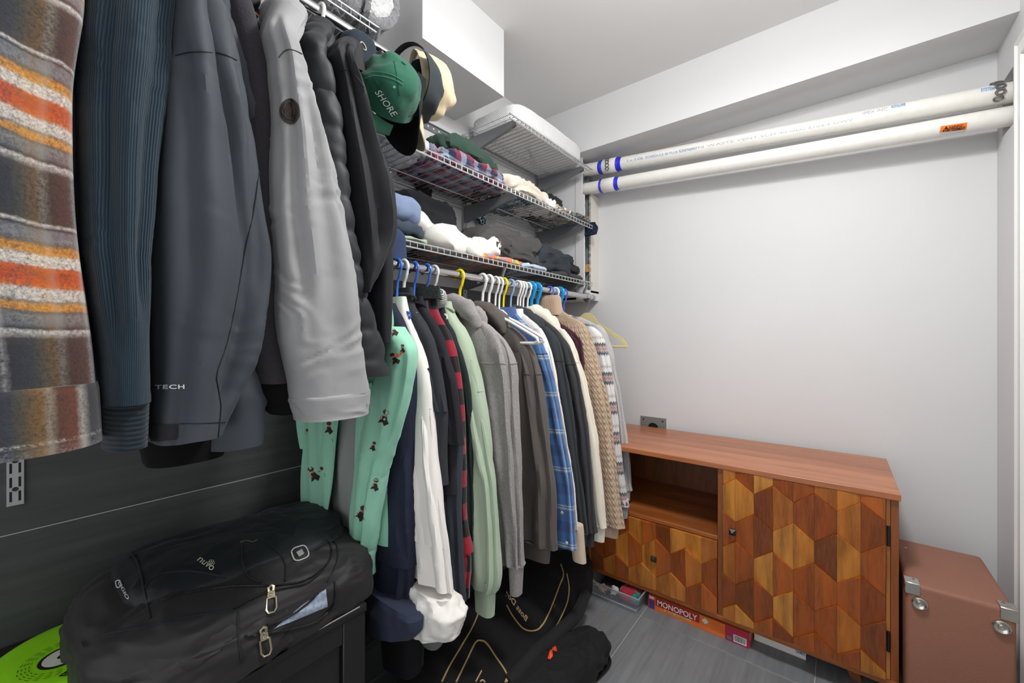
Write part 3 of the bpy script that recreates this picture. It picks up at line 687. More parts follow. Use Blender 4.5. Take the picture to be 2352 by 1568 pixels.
# ================================================================== shelving
XF, XW = -1.11, XL + .012
M_WIRE = plain('c4c5c6', .38, .0, .6); M_WIRE.node_tree.nodes['Principled BSDF'].inputs['Metallic'].default_value = .6
M_BRK = plain('8b8d90', .42); M_BRK.node_tree.nodes['Principled BSDF'].inputs['Metallic'].default_value = .5
M_ROD = plain('d2d3d4', .12, 1)
WIREM = {}
def wire_shelf(label, y0, y1, z, brackets, bz=.085):
    t = thing('wire_shelf', label, 'shelf', (XW, (y0 + y1) / 2, z), 'wire shelves on the left wall')
    n = int(round((y1 - y0) / .0295)); rl = ROOT[t.name]
    for k in range(n + 1):
        y = y0 + k * (y1 - y0) / n
        if 'w' not in WIREM:
            m = MB().tube([(XW - XW, 0, 0), (XF - XW - .004, 0, 0), (XF - XW, 0, -.001), (XF - XW + .001, 0, -.004), (XF - XW + .001, 0, -.0225)], .0015, 5, caps=False)
            o = m.build('cross_wire', M_WIRE, loc=(0, 0, 0)); WIREM['w'] = o.data
        else: o = bpy.data.objects.new('cross_wire', WIREM['w']); COL.objects.link(o)
        o.location = (0, y - rl.y, 0); o.parent = t
    for x, dz, r in ((XF, -.0035, .003), (XF, -.0225, .003), (XW + .004, -.004, .003), (XW + .10, -.0035, .0025), (XW + .004, -.022, .002)):
        MB().tube([(x, y0 - .012, z + dz), (x, y1 + .006, z + dz)], r, 8).build('rail', M_WIRE, t)
    for y in brackets:
        m = MB(); pf = [(XW + .004, z - .006), (XF - .015, z - .006), (XF - .012, z - .03), (XF - .03, z - .036), (XW + .02, z - bz), (XW + .004, z - bz)]
        m.prism(pf, lambda a, b: (a, y - .0075, b), lambda a, b: (a, y - .006, b)); m.prism(pf, lambda a, b: (a, y + .006, b), lambda a, b: (a, y + .0075, b))
        m.prism([pf[3], pf[4], (pf[4][0], pf[4][1] + .0015), (pf[3][0], pf[3][1] + .0015)], lambda a, b: (a, y - .0072, b), lambda a, b: (a, y + .0072, b))
        m.build('bracket', M_BRK, t, smooth=0)
    return t
ZT, ZM, ZLW, ZU = 2.179, 1.857, 1.527, 2.165
wire_shelf('upper wire shelf carrying the white quilted foam pillow', 1.385, 2.128, ZT, (1.43, 2.049))
wire_shelf('middle wire shelf with folded green and plaid shirts', .55, 2.128, ZM, (.62, 1.43, 2.049))
wire_shelf('lower wire shelf right above the row of hangers', .55, 2.128, ZLW, (.62, 1.43, 2.049))
wire_shelf('high wire shelf holding the fuzzy grey blanket above the coats', -.55, .726, ZU, (.02, .70))
def slot_rail(label, y, z0, z1):
    t = thing('wall_standard', label, 'shelf rail', (XL + .005, y, z0), 'slotted shelf standards')
    m = MB(); m.box((XL + .002, y - .0125, z0), (XL + .012, y - .0105, z1)).box((XL + .002, y + .0105, z0), (XL + .012, y + .0125, z1))
    fx = (XL + .0110, XL + .0125)
    m.box((fx[0], y - .0125, z0), (fx[1], y - .0085, z1)).box((fx[0], y - .0045, z0), (fx[1], y + .0045, z1)).box((fx[0], y + .0085, z0), (fx[1], y + .0125, z1))
    z = z0
    while z < z1 - .004:
        for s in (-1, 1): m.box((fx[0], y + s * .0065 - .0022, z), (fx[1], y + s * .0065 + .0022, min(z1, z + .009)))
        z += .0315
    m.build('channel', plain('b4b5b6', .4, .4), t, smooth=0)
    for k in range(int((z1 - z0) / .063)):
        MB().lathe([(.0001, 0), (.005, 0), (.0045, .001), (.0001, .0002)], Matrix.Translation((fx[1], y, z0 + .036 + .063 * k)) @ Matrix.Rotation(math.pi / 2, 4, 'Y'), 10).build('screw_hole', plain('2a2a2a', .6), t)
slot_rail('slotted metal standard ending below the orange plaid coat', .0205, .828, 2.2)
slot_rail('slotted metal standard in the middle of the right shelves', 1.43, 1.33, 2.205)
slot_rail('slotted metal standard at the far end of the right shelves', 2.049, 1.5, 2.2)
tr_ = thing('hang_track', 'horizontal grey hang track screwed to the wall behind the caps', 'shelf rail', (XL, 1.0, 2.143))
MB().box((XL + .001, -.6, 2.143), (XL + .010, 1.44, 2.147)).box((XL + .001, -.6, 2.173), (XL + .010, 1.44, 2.177)).box((XL + .001, -.6, 2.145), (XL + .004, 1.44, 2.175)).build('track', M_BRK, tr_, smooth=0)
for k in range(14): MB().lathe([(.0001, 0), (.0045, 0), (.0045, .0006), (.0001, .0008)], Matrix.Translation((XL + .004, .98 + .032 * k, 2.16)) @ Matrix.Rotation(math.pi / 2, 4, 'Y'), 10).build('track_hole', plain('e8e8e6', .6), tr_)
XROD, ZR, ZRU = -1.08, 1.432, 2.072
def rod(label, y0, y1, z, zs):
    t = thing('closet_rod', label, 'rod', (XROD, (y0 + y1) / 2, z), 'closet rods')
    MB().tube([(XROD, y0, z), (XROD, y1, z)], .0135, 20).build('bar', M_ROD, t)
    MB().tube([(XROD, y1 - .004, z), (XROD, y1 + .010, z)], .0165, 20).build('end_cap', plain('9a9b9c', .4), t)
    for y in (y0 + .1, (y0 + y1) / 2, y1 - .05):
        m = MB().tube([(XROD - .004, y, zs - .026), (XROD - .022, y, z + .03), (XROD - .022, y, z - .004), (XROD - .012, y, z - .020), (XROD + .004, y, z - .021), (XROD + .014, y, z - .012)], .004, 8, flat=2.2); m.build('rod_hook', M_BRK, t)
    return t
rod('chrome closet rod under the lower wire shelf with the coloured hangers', .55, 2.075, ZR, ZLW)
rod('chrome closet rod high on the left carrying the coats', -.55, .765, ZRU, ZU)

# ================================================================== hangers
HW = plain('ecebe9', .3); HB = plain('3c6fd0', .3); HY = plain('f0d60e', .3); HT = plain('1a8fcb', .28); HLB = plain('8fb0d4', .3); HCR = plain('d9c98f', .6); HV = plain('4a62cf', .3)
def hanger(label, y, mat, z=ZR, half=.205, yaw=0., r=.0042, hook=.115, wide=False, group='hangers on the lower rod', x=XROD, drop=.075, lean=0., hookmat=None):
    t = thing('clothes_hanger', label, 'hanger', (x, y, z + .0135 + .001), group)
    R_ = .0225; c0 = .0135 + r - R_
    hp = [(R_ * math.cos(math.radians(a)), c0 + R_ * math.sin(math.radians(a))) for a in range(205, -46, -14)]
    hp += [(.012, c0 - .034), (.003, c0 - .05), (0, -hook + .02), (0, -hook)]
    cy, sy = math.cos(yaw), math.sin(yaw)
    W = lambda p, s=0: (x + p[0] * cy, y + p[0] * sy + s + lean * p[1], z + p[1])
    hp = catmull([(a, b, 0) for a, b in hp], 2)
    if wide: MB().tube([W(p) for p in hp], r * 1.25, 10, flat=1.9).build('hook', hookmat or mat, t)
    else: MB().tube([W(p) for p in hp], r if hookmat is None else .0016, 8).build('hook', hookmat or mat, t)
    if hookmat is not None:      # flat shaped board hanger
        prof = [(-.05, -hook - .030), (-.038, -hook - .004), (-.018, -hook + .010), (.018, -hook + .010), (.038, -hook - .004), (.06, -hook - .036), (half - .02, -hook - .13), (half, -hook - .165), (half - .004, -hook - .178), (-half + .004, -hook - .178), (-half, -hook - .165), (-half + .02, -hook - .13), (-.06, -hook - .036)]
        inn = [(-.03, -hook - .034), (0, -hook - .026), (.03, -hook - .034), (.05, -hook - .05), (half - .032, -hook - .138), (half - .022, -hook - .163), (-half + .022, -hook - .163), (-half + .032, -hook - .138), (-.05, -hook - .05)]
        m = MB(); outl = catmull([(a, b, 0) for a, b in [(0, -hook + .012)] + prof[3:] + prof[:3]], 3, True)
        # shoulder board and cross bar as two strips
        up = [(0, -hook + .012), (.018, -hook + .010), (.040, -hook - .006), (.065, -hook - .040), (half - .03, -hook - .128), (half - .004, -hook - .158), (half - .001, -hook - .176)]
        dn = [(0, -hook - .028), (.025, -hook - .031), (.045, -hook - .044), (.062, -hook - .058), (half - .038, -hook - .142), (half - .018, -hook - .162), (half - .016, -hook - .176)]
        for sgn in (1, -1):
            V = [W((sgn * a, b), e) for a, b in up for e in (-.003, .003)] + [W((sgn * a, b), e) for a, b in dn for e in (-.003, .003)]
            k = len(up); Fc = []
            for i in range(k - 1):
                a, b, c_, d_ = 2 * i, 2 * i + 2, 2 * k + 2 * i + 2, 2 * k + 2 * i
                Fc += [(a, b, c_, d_), (a + 1, d_ + 1, c_ + 1, b + 1), (a, a + 1, b + 1, b), (d_, c_, c_ + 1, d_ + 1)]
            m.add(V, Fc)
        m.build('shoulder_board', mat, t, smooth=30)
        MB().tube([W((-half + .004, -hook - .172)), W((half - .004, -hook - .172))], .004, 8, flat=1.6).build('cross_bar', mat, t)
        return t
    zb = -hook - drop - .022
    body = [(0, -hook), (.02, -hook - .004), (half * .55, -hook - drop * .52), (half - .028, -hook - drop * .93), (half - .006, -hook - drop - .004), (half - .002, zb + .008), (half - .018, zb), (half * .5, zb), (0, zb)]
    body = body + [(-a, b) for a, b in body[-2:0:-1]]
    MB().tube([W(p) for p in body], r * 1.05, 8, True, flat=1.0).build('body', mat, t)
    if wide:
        neck = [(-.035, -hook - .03), (-.014, -hook - .004), (-.006, -hook + .02), (.006, -hook + .02), (.014, -hook - .004), (.035, -hook - .03)]
        MB().prism(neck, lambda a, b: W((a, b), -.004), lambda a, b: W((a, b), .004)).build('neck', mat, t, smooth=0)
    for s in (-1, 1) if half > .15 and z < 1.8 else ():
        MB().tube([W((s * .055, -hook - .022)), W((s * .055, -hook - .034)), W((s * .05, -hook - .037)), W((s * .046, -hook - .032))], .0018, 6).build('strap_peg', mat, t)
    return t
HG = [(.775, HB, 'blue plastic hanger at the very left beside the black coat', {}), (.80, HW, 'first white plastic hanger, over the pale shirt shoulder', dict(r=.005)), (.84, HB, 'blue plastic hanger holding the red plaid shirt', {}), (.892, HB, 'blue plastic hanger just left of the patterned knit collar', {}), (.925, HW, 'white plastic hanger just right of the patterned knit collar', {}),
      (1.045, HY, 'bright yellow hanger standing alone above the grey hood', dict(hook=.135, r=.0052)), (1.168, HW, 'empty white hanger in front, over the brown hoodie', dict(half=.265, r=.0055, drop=.11)), (1.205, HW, 'second empty white hanger, just behind the front empty one', dict(half=.265, r=.0055, drop=.11)), (1.244, HW, 'white hanger left of the second yellow hanger', dict()), (1.268, HW, 'white hanger touching the second yellow hanger', dict()),
      (1.295, HY, 'second yellow hanger squeezed behind white ones', dict(r=.0045)), (1.343, HLB, 'pale blue hanger alone between two groups of white hangers', {}), (1.39, HW, 'first of the four white hangers left of the turquoise pair', {}), (1.409, HW, 'second of the four white hangers left of the turquoise pair', {}), (1.430, HW, 'third of the four white hangers left of the turquoise pair', {}), (1.462, HW, 'fourth of the four white hangers, next to the turquoise pair', {}),
      (1.489, HT, 'left wide turquoise hanger of the pair', dict(wide=True)), (1.535, HT, 'right wide turquoise hanger of the pair', dict(wide=True)), (1.64, HV, 'violet blue hanger in the beige knit turtleneck', {}), (1.690, HW, 'white hanger right behind the beige turtleneck', {}), (1.728, HT, 'third wide turquoise hanger, behind the beige knit', dict(wide=True)), (1.768, HV, 'violet blue hanger behind the turquoise one at the right', dict())]
for y, mt, lb, kw in HG: hanger(lb, y, mt, **{**dict(half=.07, drop=.035), **kw})
hanger('cream flat hanger at the far end of the lower rod', 2.012, HCR, half=.235, hook=.10, hookmat=plain('9a9a98', .3, 1))
for y, lb in ((-.045, 'white hanger hook above the orange plaid coat'), (.125, 'white hanger hook above the corduroy shirt'), (.262, 'white hanger hook above the slate rain jacket'), (.395, 'white hanger hook above the charcoal wool coat'), (.4647, 'white hanger hook behind the light grey canvas collar'), (.5316, 'white hanger hook above the dark puffer jacket collar')):
    hanger(lb, y, HW, z=ZRU, r=.005, group='hangers on the high left rod', half=.1, drop=.05)
# ================================================================== garments on the lower rod
def edge_world(px, Y): return [(PY(u, v, Y)[0], PY(u, v, Y)[2]) for u, v in px]
def ring_on(rows, i, off=.0012):
    R_ = rows[i]; c = R_.mean(0); d = R_ - c; return [tuple(p + q / (np.linalg.norm(q) + 1e-9) * off) for p, q in zip(R_, d)]
def garment(name, label, cat, Y, px, mat, w0=.085, w1=.05, th=.030, hem=None, cuff=0., cuffmat=None, rib=None, fold=.006, ff=20, wr=0., seed=0, collar=None, collarmat=None, seam=None, th1=None, sleeves=True, torso_w=.225, group='tops on the lower rod', fz=3, bodyfold=None, quilt=None, seammat=None, xr=XROD, both=True, cz=0., gmul=1.):
    E_ = edge_world(px, Y); X = np.array([e[0] for e in E_]); Z = np.array([e[1] for e in E_])
    # shoulder: first point far enough from the rod
    t = thing(name, label, cat, (xr, Y, Z.min()), group)
    z0 = Z[0] + .012; zc = Z[-1]
    zs = Z[::-1]; xs = X[::-1]
    ex = lambda z: float(np.interp(z, zs, xs))
    zhem = hem if hem is not None else zc + .06
    # torso
    keys = []
    for f in np.linspace(0, 1, 26):
        z = z0 + (zhem - z0) * f ** 1.25
        hw = min(max(ex(z) - xr, .045) , torso_w) * (1 - .02 * math.sin(9 * f))
        if z > Z[0]: hw = .04
        keys.append((xr, Y, z, hw, th * (.45 + .75 * min(1, f * 3))))
    m = loft(keys, 52, 64, 3.0, bodyfold if bodyfold is not None else fold * .9, ff, fz, 0, seed=seed, hollow=True, quilt=quilt)
    m.build('torso', mat, t); body = m
    if rib:
        k = keys[-1]; kk = [(k[0], k[1], k[2] + .004, k[3] * .985, k[4] * 1.02), (k[0], k[1], k[2] - .012, k[3] * .95, k[4] * .95), (k[0], k[1], k[2] - rib, k[3] * .94, k[4] * .9)]
        loft(kk, 52, 14, 3.0, .003, ff, 2, 0, seed=seed, sm=1).build('hem_band', cuffmat or mat, t)
    sl = []
    if sleeves:
        zt = None
        for z in np.linspace(z0, zc, 200):
            if ex(z) - xr > .165: zt = z; break
        zt = zt if zt is not None else Z[len(Z) // 2]
        L = zt - zc; ks = []
        for f in np.linspace(0, 1, 30):
            z = zt + .015 - (L + .015) * f; rx = (w0 + (w1 - w0) * f) * min(1, .35 + f * 6); rx = min(rx, max(.02, (ex(z) - xr) * .5 + .02))
            t2 = (th + ((th1 or th * .8) - th) * f) * min(1, .5 + 5 * f)
            ks.append((ex(z) - rx, Y - .004, z, rx, t2))
        rg = random.Random(seed * 7 + 1); gk = gmul * max(.45, min(1.25, th / .03)); gr = [(rg.uniform(-84, -62), 11, .011 * gk, .10, 1.3, rg.uniform(-12, 12)), (rg.uniform(-42, -22), 9, .009 * gk, .04, 1.3, rg.uniform(-10, 10))]
        nc = [k for k in ks if k[2] >= zc + cuff] if cuff else ks
        if cuff: nc.append((ks[-1][0], ks[-1][1], zc + cuff, *[np.interp(zc + cuff, [k[2] for k in ks][::-1], [k[i] for k in ks][::-1]) for i in (3, 4)]))
        m = loft(nc, 48, 84, 2.5, fold * 1.2, ff, fz, wr + .0022, (16, 22), seed=seed + 1, quilt=quilt, grooves=gr); o = m.build('sleeve', mat, t); sl.append(m)
        if seam is not None:
            i = int(seam * 75)
            MB().tube(ring_on(m.rows, i), .0013, 5, True).build('armhole_seam', seammat or mat, o)
        if cuff:
            a = nc[-1]; kk = [(a[0], a[1], a[2] + .004, a[3] * .97, a[4] * .97), (a[0], a[1], a[2] - .008, a[3] * .78, a[4] * .8), (ks[-1][0], Y - .004, zc, ks[-1][3] * .74, ks[-1][4] * .74)]
            loft(kk, 40, 16, 2.4, .002, 30, 3, 0, seed=seed, sm=1).build('cuff', cuffmat or mat, o)
        if both:
            kb = [(2 * xr - k[0] + .03, k[1], k[2], k[3] * .8, k[4]) for k in ks]
            kb = [(max(k[0], XL + .02 + k[3]), *k[1:]) for k in kb]
            loft(kb, 24, 40, 2.5, fold, ff, fz, 0, seed=seed + 2).build('sleeve', mat, t)
    zn = Z[0] + cz
    cm = collarmat or mat
    if collar == 'shirt':
        # turned down collar band around the hanger neck
        A = [(xr + .062 * math.cos(a), Y + .022 * math.sin(a), zn + .012 + .010 * math.cos(a) * 0) for a in np.linspace(0, 2 * math.pi, 22, endpoint=False)]
        B = [(xr + (p[0] - xr) * 1.15, Y + (p[1] - Y) * 1.35, zn - .03) for p in A]; I = [(xr + (p[0] - xr) * .9, Y + (p[1] - Y) * .9, zn - .03) for p in A]
        MB().add(I + A + B, grid_faces(3, 22)).build('collar', cm, t, smooth=70)
    elif collar == 'crew':
        MB().tube([(xr + .055 * math.cos(a), Y + .016 * math.sin(a), zn - .02 - .022 * (math.cos(a) ** 2) * 0 - .012 * math.sin(a)) for a in np.linspace(0, 2 * math.pi, 26, endpoint=False)], .005, 8, True).build('collar', cm, t)
    elif collar == 'turtle':
        kk = [(xr, Y, zn + .045, .052, .026), (xr, Y, zn + .03, .060, .032), (xr, Y, zn - .005, .066, .032), (xr, Y, zn - .05, .08, .034)]
        loft(kk, 40, 20, 2.4, .003, 30, 4, 0, seed=seed, sm=1).build('turtleneck', cm, t)
    elif collar == 'hood':
        P = [(xr - .085, Y - .016, zn - .060), (xr - .065, Y - .026, zn - .008), (xr - .01, Y - .033, zn + .012), (xr + .055, Y - .032, zn - .006), (xr + .095, Y - .026, zn - .045), (xr + .11, Y - .02, zn - .085)]
        q = catmull(P, 6); r_ = [.016 + .016 * math.sin(math.pi * i / (len(q) - 1)) for i in range(len(q))]
        mm = MB().tube(q, r_, 18); V = mm.v[0]; V += (.006 * fbm(V * 26 + seed, 2))[:, None] * np.array([1, .4, 1]); mm.build('hood', cm, t)
        blob((xr + .02, Y + .012, zn - .055), (.095, .030, .055), .8, seed, .006, 20, .006, 25, NU=40, NV=24).build('hood', cm, t)
    elif collar == 'knit':
        blob((xr + .01, Y - .008, zn - .012), (.055, .022, .035), .8, seed, .003, 20, .003, 25, NU=32, NV=20).build('collar', cm, t)
    return t, body, (sl[0] if sl else None)
def heather(c, s): return fabric(c, .95, 500, .3, .16, .3, speck=s)
# ---- materials of the cloths
M_MINT = fabric('94ceb4', .8, 900, .1, .05, .15)
M_NAVY = fabric('24293a', .85, 700, .2, .12, .2)
M_WSH = fabric('eee9e3', .7, 900, .1, .04, .2)
M_CHAR = fabric('34353a', .95); M_BLK = fabric('26252a', .95); M_SLATE = fabric('363c45', .95, 300, .35, .2)
M_SAGE = fabric('a8b9a1', .95, 420, .3, .10, .4)
M_GREYH = heather('8d8987', 'a9a5a3'); M_TAUPE = fabric('5b5551', .95, 420, .25, .10, .3)
M_BLKH = fabric('33373a', .95, 420, .25, .1, .3); M_BLKH2 = fabric('3c3b3e', .95, 420, .25, .1, .3)
M_CREAM = fabric('e0d9c9', .95, 420, .25, .06, .3); M_MAROON = fabric('42222e', .95, 600); M_LGREY = heather('b4b4b5', 'c9c9c9')
def knit(name, c, c2):
    t = NT(name); u, v = uvsep(t); o = t.coord()
    cab = t.math('SINE', t.math('MULTIPLY', u, 2 * math.pi / .028))
    tw = t.math('SINE', t.math('ADD', t.math('MULTIPLY', v, 2 * math.pi / .026), t.math('MULTIPLY', t.math('ABSOLUTE', cab), 3.2)))
    st_ = t.math('SINE', t.math('MULTIPLY', v, 2 * math.pi / .0045)); n = t.noise(o, 420, 2, .7)
    h = t.math('ADD', t.math('ADD', t.math('MULTIPLY', cab, .55), t.math('MULTIPLY', tw, .6)), t.math('ADD', t.math('MULTIPLY', st_, .12), t.math('MULTIPLY', n, .7)))
    col = t.mix(t.math('MINIMUM', 1, t.math('MAXIMUM', 0, t.math('MULTIPLY_ADD', h, .22, .5))), lin(c2), lin(c)); t.bump(h, .9, .004)
    return t.set(col, .95, 0, .3, .2)
def ribm(name, c, c2, p=.005):
    t = NT(name); u, v = uvsep(t); o = t.coord(); s_ = t.math('SINE', t.math('MULTIPLY', u, 2 * math.pi / p)); n = t.noise(o, 500, 2)
    h = t.math('ADD', s_, t.math('MULTIPLY', n, .8)); col = t.mix(t.math('MULTIPLY_ADD', s_, .4, .5), lin(c2), lin(c)); t.bump(h, .6, .002)
    return t.set(col, .95, 0, .3, .2)
M_KNIT = knit('beige_cable_knit', 'd2b89f', 'ae9276'); M_KRIB = ribm('beige_rib', 'd0b69e', 'ae947c'); M_GRIB = ribm('grey_blue_rib', 'a9adb6', '7f838d', .006)
def fairisle():
    t = NT('fair_isle'); u, v = uvsep(t); o = t.coord(); p = .135
    zz = t.math('MULTIPLY', t.math('SINE', t.math('MULTIPLY', u, 2 * math.pi / .011)), .0035)
    f = t.math('FRACT', t.math('DIVIDE', t.math('ADD', t.math('ADD', v, zz), 5 * p), p))
    n = t.noise(o, 260, 2, .7)
    base = t.ramp(f, [(0, 'd7d5d4'), (.30, 'd7d5d4'), (.34, '2b3148'), (.42, '6f6a66'), (.47, 'a8a098'), (.52, '9c2c3c'), (.555, 'beb6ac'), (.62, '77706b'), (.68, '2b3148'), (.74, 'd7d5d4'), (.86, 'd7d5d4'), (.90, 'b9a79a'), (.94, 'dcdad8')], 'CONSTANT')
    alt = t.ramp(f, [(0, 'd7d5d4'), (.30, '474a58'), (.42, 'c9c2ba'), (.52, 'b0404a'), (.62, '3a3e4c'), (.74, 'd7d5d4'), (.90, '4a4548')], 'CONSTANT')
    k = t.math('GREATER_THAN', t.math('MULTIPLY', t.math('SINE', t.math('MULTIPLY', u, 2 * math.pi / .0085)), t.math('SINE', t.math('MULTIPLY', v, 2 * math.pi / .0085))), .35)
    col = t.mix(k, base, alt); col = t.mix(t.math('MULTIPLY', n, .16), col, lin('f0efec')); t.bump(n, .6, .002)
    return t.set(col, .95, 0, .3, .2)
M_FAIR = fairisle()
M_REDP = plaid('red_buffalo_plaid', .10, .10, [(0, '16181c'), (.42, '5a1822'), (.5, 'b52038'), (.92, '24322f')], [(0, '14161a'), (.45, 'c22640'), (.95, '1c2a28')], .5, .12, jit=.001)
M_BLUEP = plaid('blue_flannel', .11, .135, [(0, '3f5b86'), (.3, '32496f'), (.52, '6684aa'), (.56, 'aebfce'), (.60, '4f6f9f'), (.85, '6b6a94')], [(0, '44699c'), (.30, '7d93b5'), (.33, 'c9ccc6'), (.36, '5f7fa8'), (.40, 'b6c2c6'), (.43, '3f6fa8'), (.72, '4a4f86'), (.78, '33558c')], .5, .10, jit=.001)
# ---- one after the other along the rod
garment('long_sleeve_shirt', 'dark navy shirt with wide turned-up cuff behind the mint shirt', 'shirt', .735, [(905, 705), (930, 745), (948, 790), (950, 900), (948, 1033), (947, 1171), (950, 1330), (940, 1420)], M_NAVY, .14, .13, .034, hem=.55, fold=.008, wr=.002, seed=3, torso_w=.21)
m = loft([(*PY(900, 1372, .70)[:1], .70, PY(900, 1372, .70)[2], .115, .028), (PY(890, 1410, .70)[0], .70, PY(890, 1410, .70)[2], .132, .036), (PY(884, 1445, .70)[0], .70, PY(884, 1445, .70)[2] , .125, .036)], 56, 24, 2.8, .014, 16, 5, 0, seed=5, sm=1, dz=.03)
NAVY_T = [o for o in bpy.data.objects if o.get('label', '').startswith('dark navy shirt')][0]
m.build('turned_cuff', fabric('30364a', .85, 700, .2, .1), NAVY_T)
wt, wb_, ws = garment('long_sleeve_shirt', 'off white satin shirt with a crumpled rolled cuff hanging lowest', 'shirt', .775, [(903, 692), (938, 730), (964, 775), (979, 824), (988, 872), (998, 998), (1003, 1060), (1027, 1253), (1041, 1360)], M_WSH, .075, .085, .030, hem=.62, fold=.006, ff=26, seed=11, torso_w=.23, seam=.10)
p = lambda u, v: PY(u, v, .77)
cf = loft([(p(998, 1352)[0], .770, p(998, 1352)[2], .072, .040), (p(1006, 1385)[0], .768, p(1006, 1385)[2], .096, .056), (p(1004, 1425)[0], .768, p(1004, 1425)[2], .090, .054), (p(998, 1452)[0], .768, p(998, 1452)[2], .078, .044)], 56, 34, 2.2, .011, 30, 14, .012, (22, 26), seed=21, sm=1, dz=.022, fade=.02); cf.build('rolled_cuff', M_WSH, wt)
garment('t_shirt', 'charcoal short sleeve tee beside the off white shirt', 't-shirt', .80, [(914, 672), (948, 706), (972, 738), (990, 770), (998, 808), (1023, 928), (1027, 945)], M_CHAR, .085, .085, .024, hem=.78, fold=.004, seed=4, collar='crew', torso_w=.21)
garment('t_shirt', 'black short sleeve tee in front of the red plaid shirt', 't-shirt', .84, [(955, 690), (985, 718), (1003, 745), (1021, 786), (1045, 875), (1058, 960), (1065, 1022)], M_BLK, .09, .09, .024, hem=.74, fold=.004, seed=6, collar='crew', torso_w=.2)
garment('long_sleeve_shirt', 'dark slate blue long sleeve shirt under the black tee', 'shirt', .862, [(960, 700), (1000, 750), (1035, 830), (1056, 950), (1060, 1029), (1059, 1171), (1063, 1285), (1069, 1381)], M_SLATE, .075, .062, .022, hem=.50, fold=.005, seed=8)
garment('flannel_shirt', 'red and black buffalo plaid shirt between black tee and sage sweatshirt', 'shirt', .892, [(945, 672), (968, 688), (1000, 712), (1026, 746), (1047, 821), (1058, 900), (1066, 998), (1068, 1100), (1072, 1216), (1085, 1276), (1079, 1372)], M_REDP, .08, .055, .024, hem=.55, fold=.005, seed=9, collar='shirt', gmul=.6)
def hatch():
    t = NT('houndstooth_knit'); u, v = uvsep(t)
    k = t.math('GREATER_THAN', t.math('MULTIPLY', t.math('SINE', t.math('MULTIPLY', u, 900)), t.math('SINE', t.math('MULTIPLY', v, 900))), .0)
    return t.set(t.mix(k, lin('1c2226'), lin('d8d8d4')), .95, 0, .2, .2)
garment('knit_sweater', 'dark green knit with black and white patterned collar', 'sweater', .925, [(975, 682), (1005, 700), (1030, 735), (1052, 785), (1068, 830), (1078, 900), (1085, 1000), (1090, 1150), (1090, 1240)], fabric('222c2b', .95, 300, .5), .06, .05, .018, hem=.62, fold=.004, seed=10, collar='knit', collarmat=hatch())
garment('sweatshirt', 'sage green sweatshirt with long sleeve hanging to the guitar bag', 'sweatshirt', .962, [(1000, 702), (1037, 730), (1069, 753), (1082, 790), (1096, 840), (1112, 925), (1121, 998), (1142, 1106), (1147, 1200), (1150, 1308), (1146, 1400), (1140, 1418)], M_SAGE, .085, .045, .036, hem=.60, cuff=.085, rib=.05, fold=.007, ff=15, seed=12, collar='crew', seam=.16, gmul=.8)
garment('hoodie', 'heather grey hooded sweatshirt under the yellow hanger', 'hoodie', 1.045, [(1062, 702), (1104, 733), (1141, 756), (1163, 778), (1178, 821), (1184, 860), (1188, 964), (1196, 1100), (1204, 1262), (1201, 1367)], M_GREYH, .085, .024, .036, hem=.53, cuff=.095, rib=.075, fold=.008, ff=15, seed=13, collar='hood', seam=.22, torso_w=.245)
garment('hoodie', 'taupe brown sweatshirt below the two empty white hangers', 'hoodie', 1.185, [(1128, 716), (1165, 742), (1200, 765), (1225, 800), (1241, 850), (1262, 998), (1276, 1106), (1279, 1200), (1280, 1299)], M_TAUPE, .115, .115, .036, hem=.49, cuff=.055, fold=.008, ff=14, seed=14, collar='hood', seam=.26, torso_w=.25)
garment('flannel_shirt', 'blue plaid flannel shirt with pearl buttons', 'shirt', 1.295, [(1170, 712), (1210, 742), (1238, 772), (1256, 810), (1275, 875), (1298, 998), (1316, 1102), (1322, 1190), (1326, 1262)], M_BLUEP, .07, .060, .026, hem=.45, fold=.004, ff=22, seed=15, collar='shirt', seam=.14, gmul=.55)
garment('shirt', 'thin white shirt edge behind the blue plaid flannel', 'shirt', 1.345, [(1190, 716), (1215, 728), (1240, 748), (1256, 773), (1272, 835), (1303, 998), (1320, 1120), (1329, 1216)], M_WSH, .05, .04, .018, hem=.62, fold=.003, seed=16, collar='shirt')
garment('hoodie', 'black hooded sweatshirt just right of the white shirt edge', 'hoodie', 1.405, [(1218, 722), (1240, 738), (1266, 756), (1284, 780), (1303, 868), (1321, 998), (1336, 1110), (1349, 1216), (1351, 1264)], M_BLKH, .075, .045, .026, hem=.5, cuff=.06, fold=.006, ff=18, seed=17, gmul=.7, collar='hood', seam=.2)
garment('hoodie', 'dark grey sweatshirt between black hoodie and cream hoodie', 'hoodie', 1.475, [(1240, 726), (1265, 742), (1290, 766), (1313, 800), (1333, 868), (1353, 998), (1363, 1110), (1367, 1207), (1370, 1257)], M_BLKH2, .07, .045, .024, hem=.5, cuff=.06, fold=.005, seed=18, gmul=.7, collar='crew', seam=.2)
garment('hoodie', 'cream hooded sweatshirt left of the beige cable knit', 'hoodie', 1.535, [(1245, 722), (1275, 745), (1304, 760), (1322, 796), (1345, 866), (1370, 998), (1384, 1110), (1392, 1207), (1394, 1246)], M_CREAM, .06, .042, .024, hem=.46, cuff=.06, fold=.004, seed=19, gmul=.6, collar='hood', seam=.2)
garment('t_shirt', 'maroon tee shoulder showing beside the cream hood', 't-shirt', 1.585, [(1262, 728), (1290, 742), (1314, 758), (1336, 784), (1340, 834), (1338, 880)], M_MAROON, .07, .07, .02, hem=.8, fold=.003, seed=20, collar='crew')
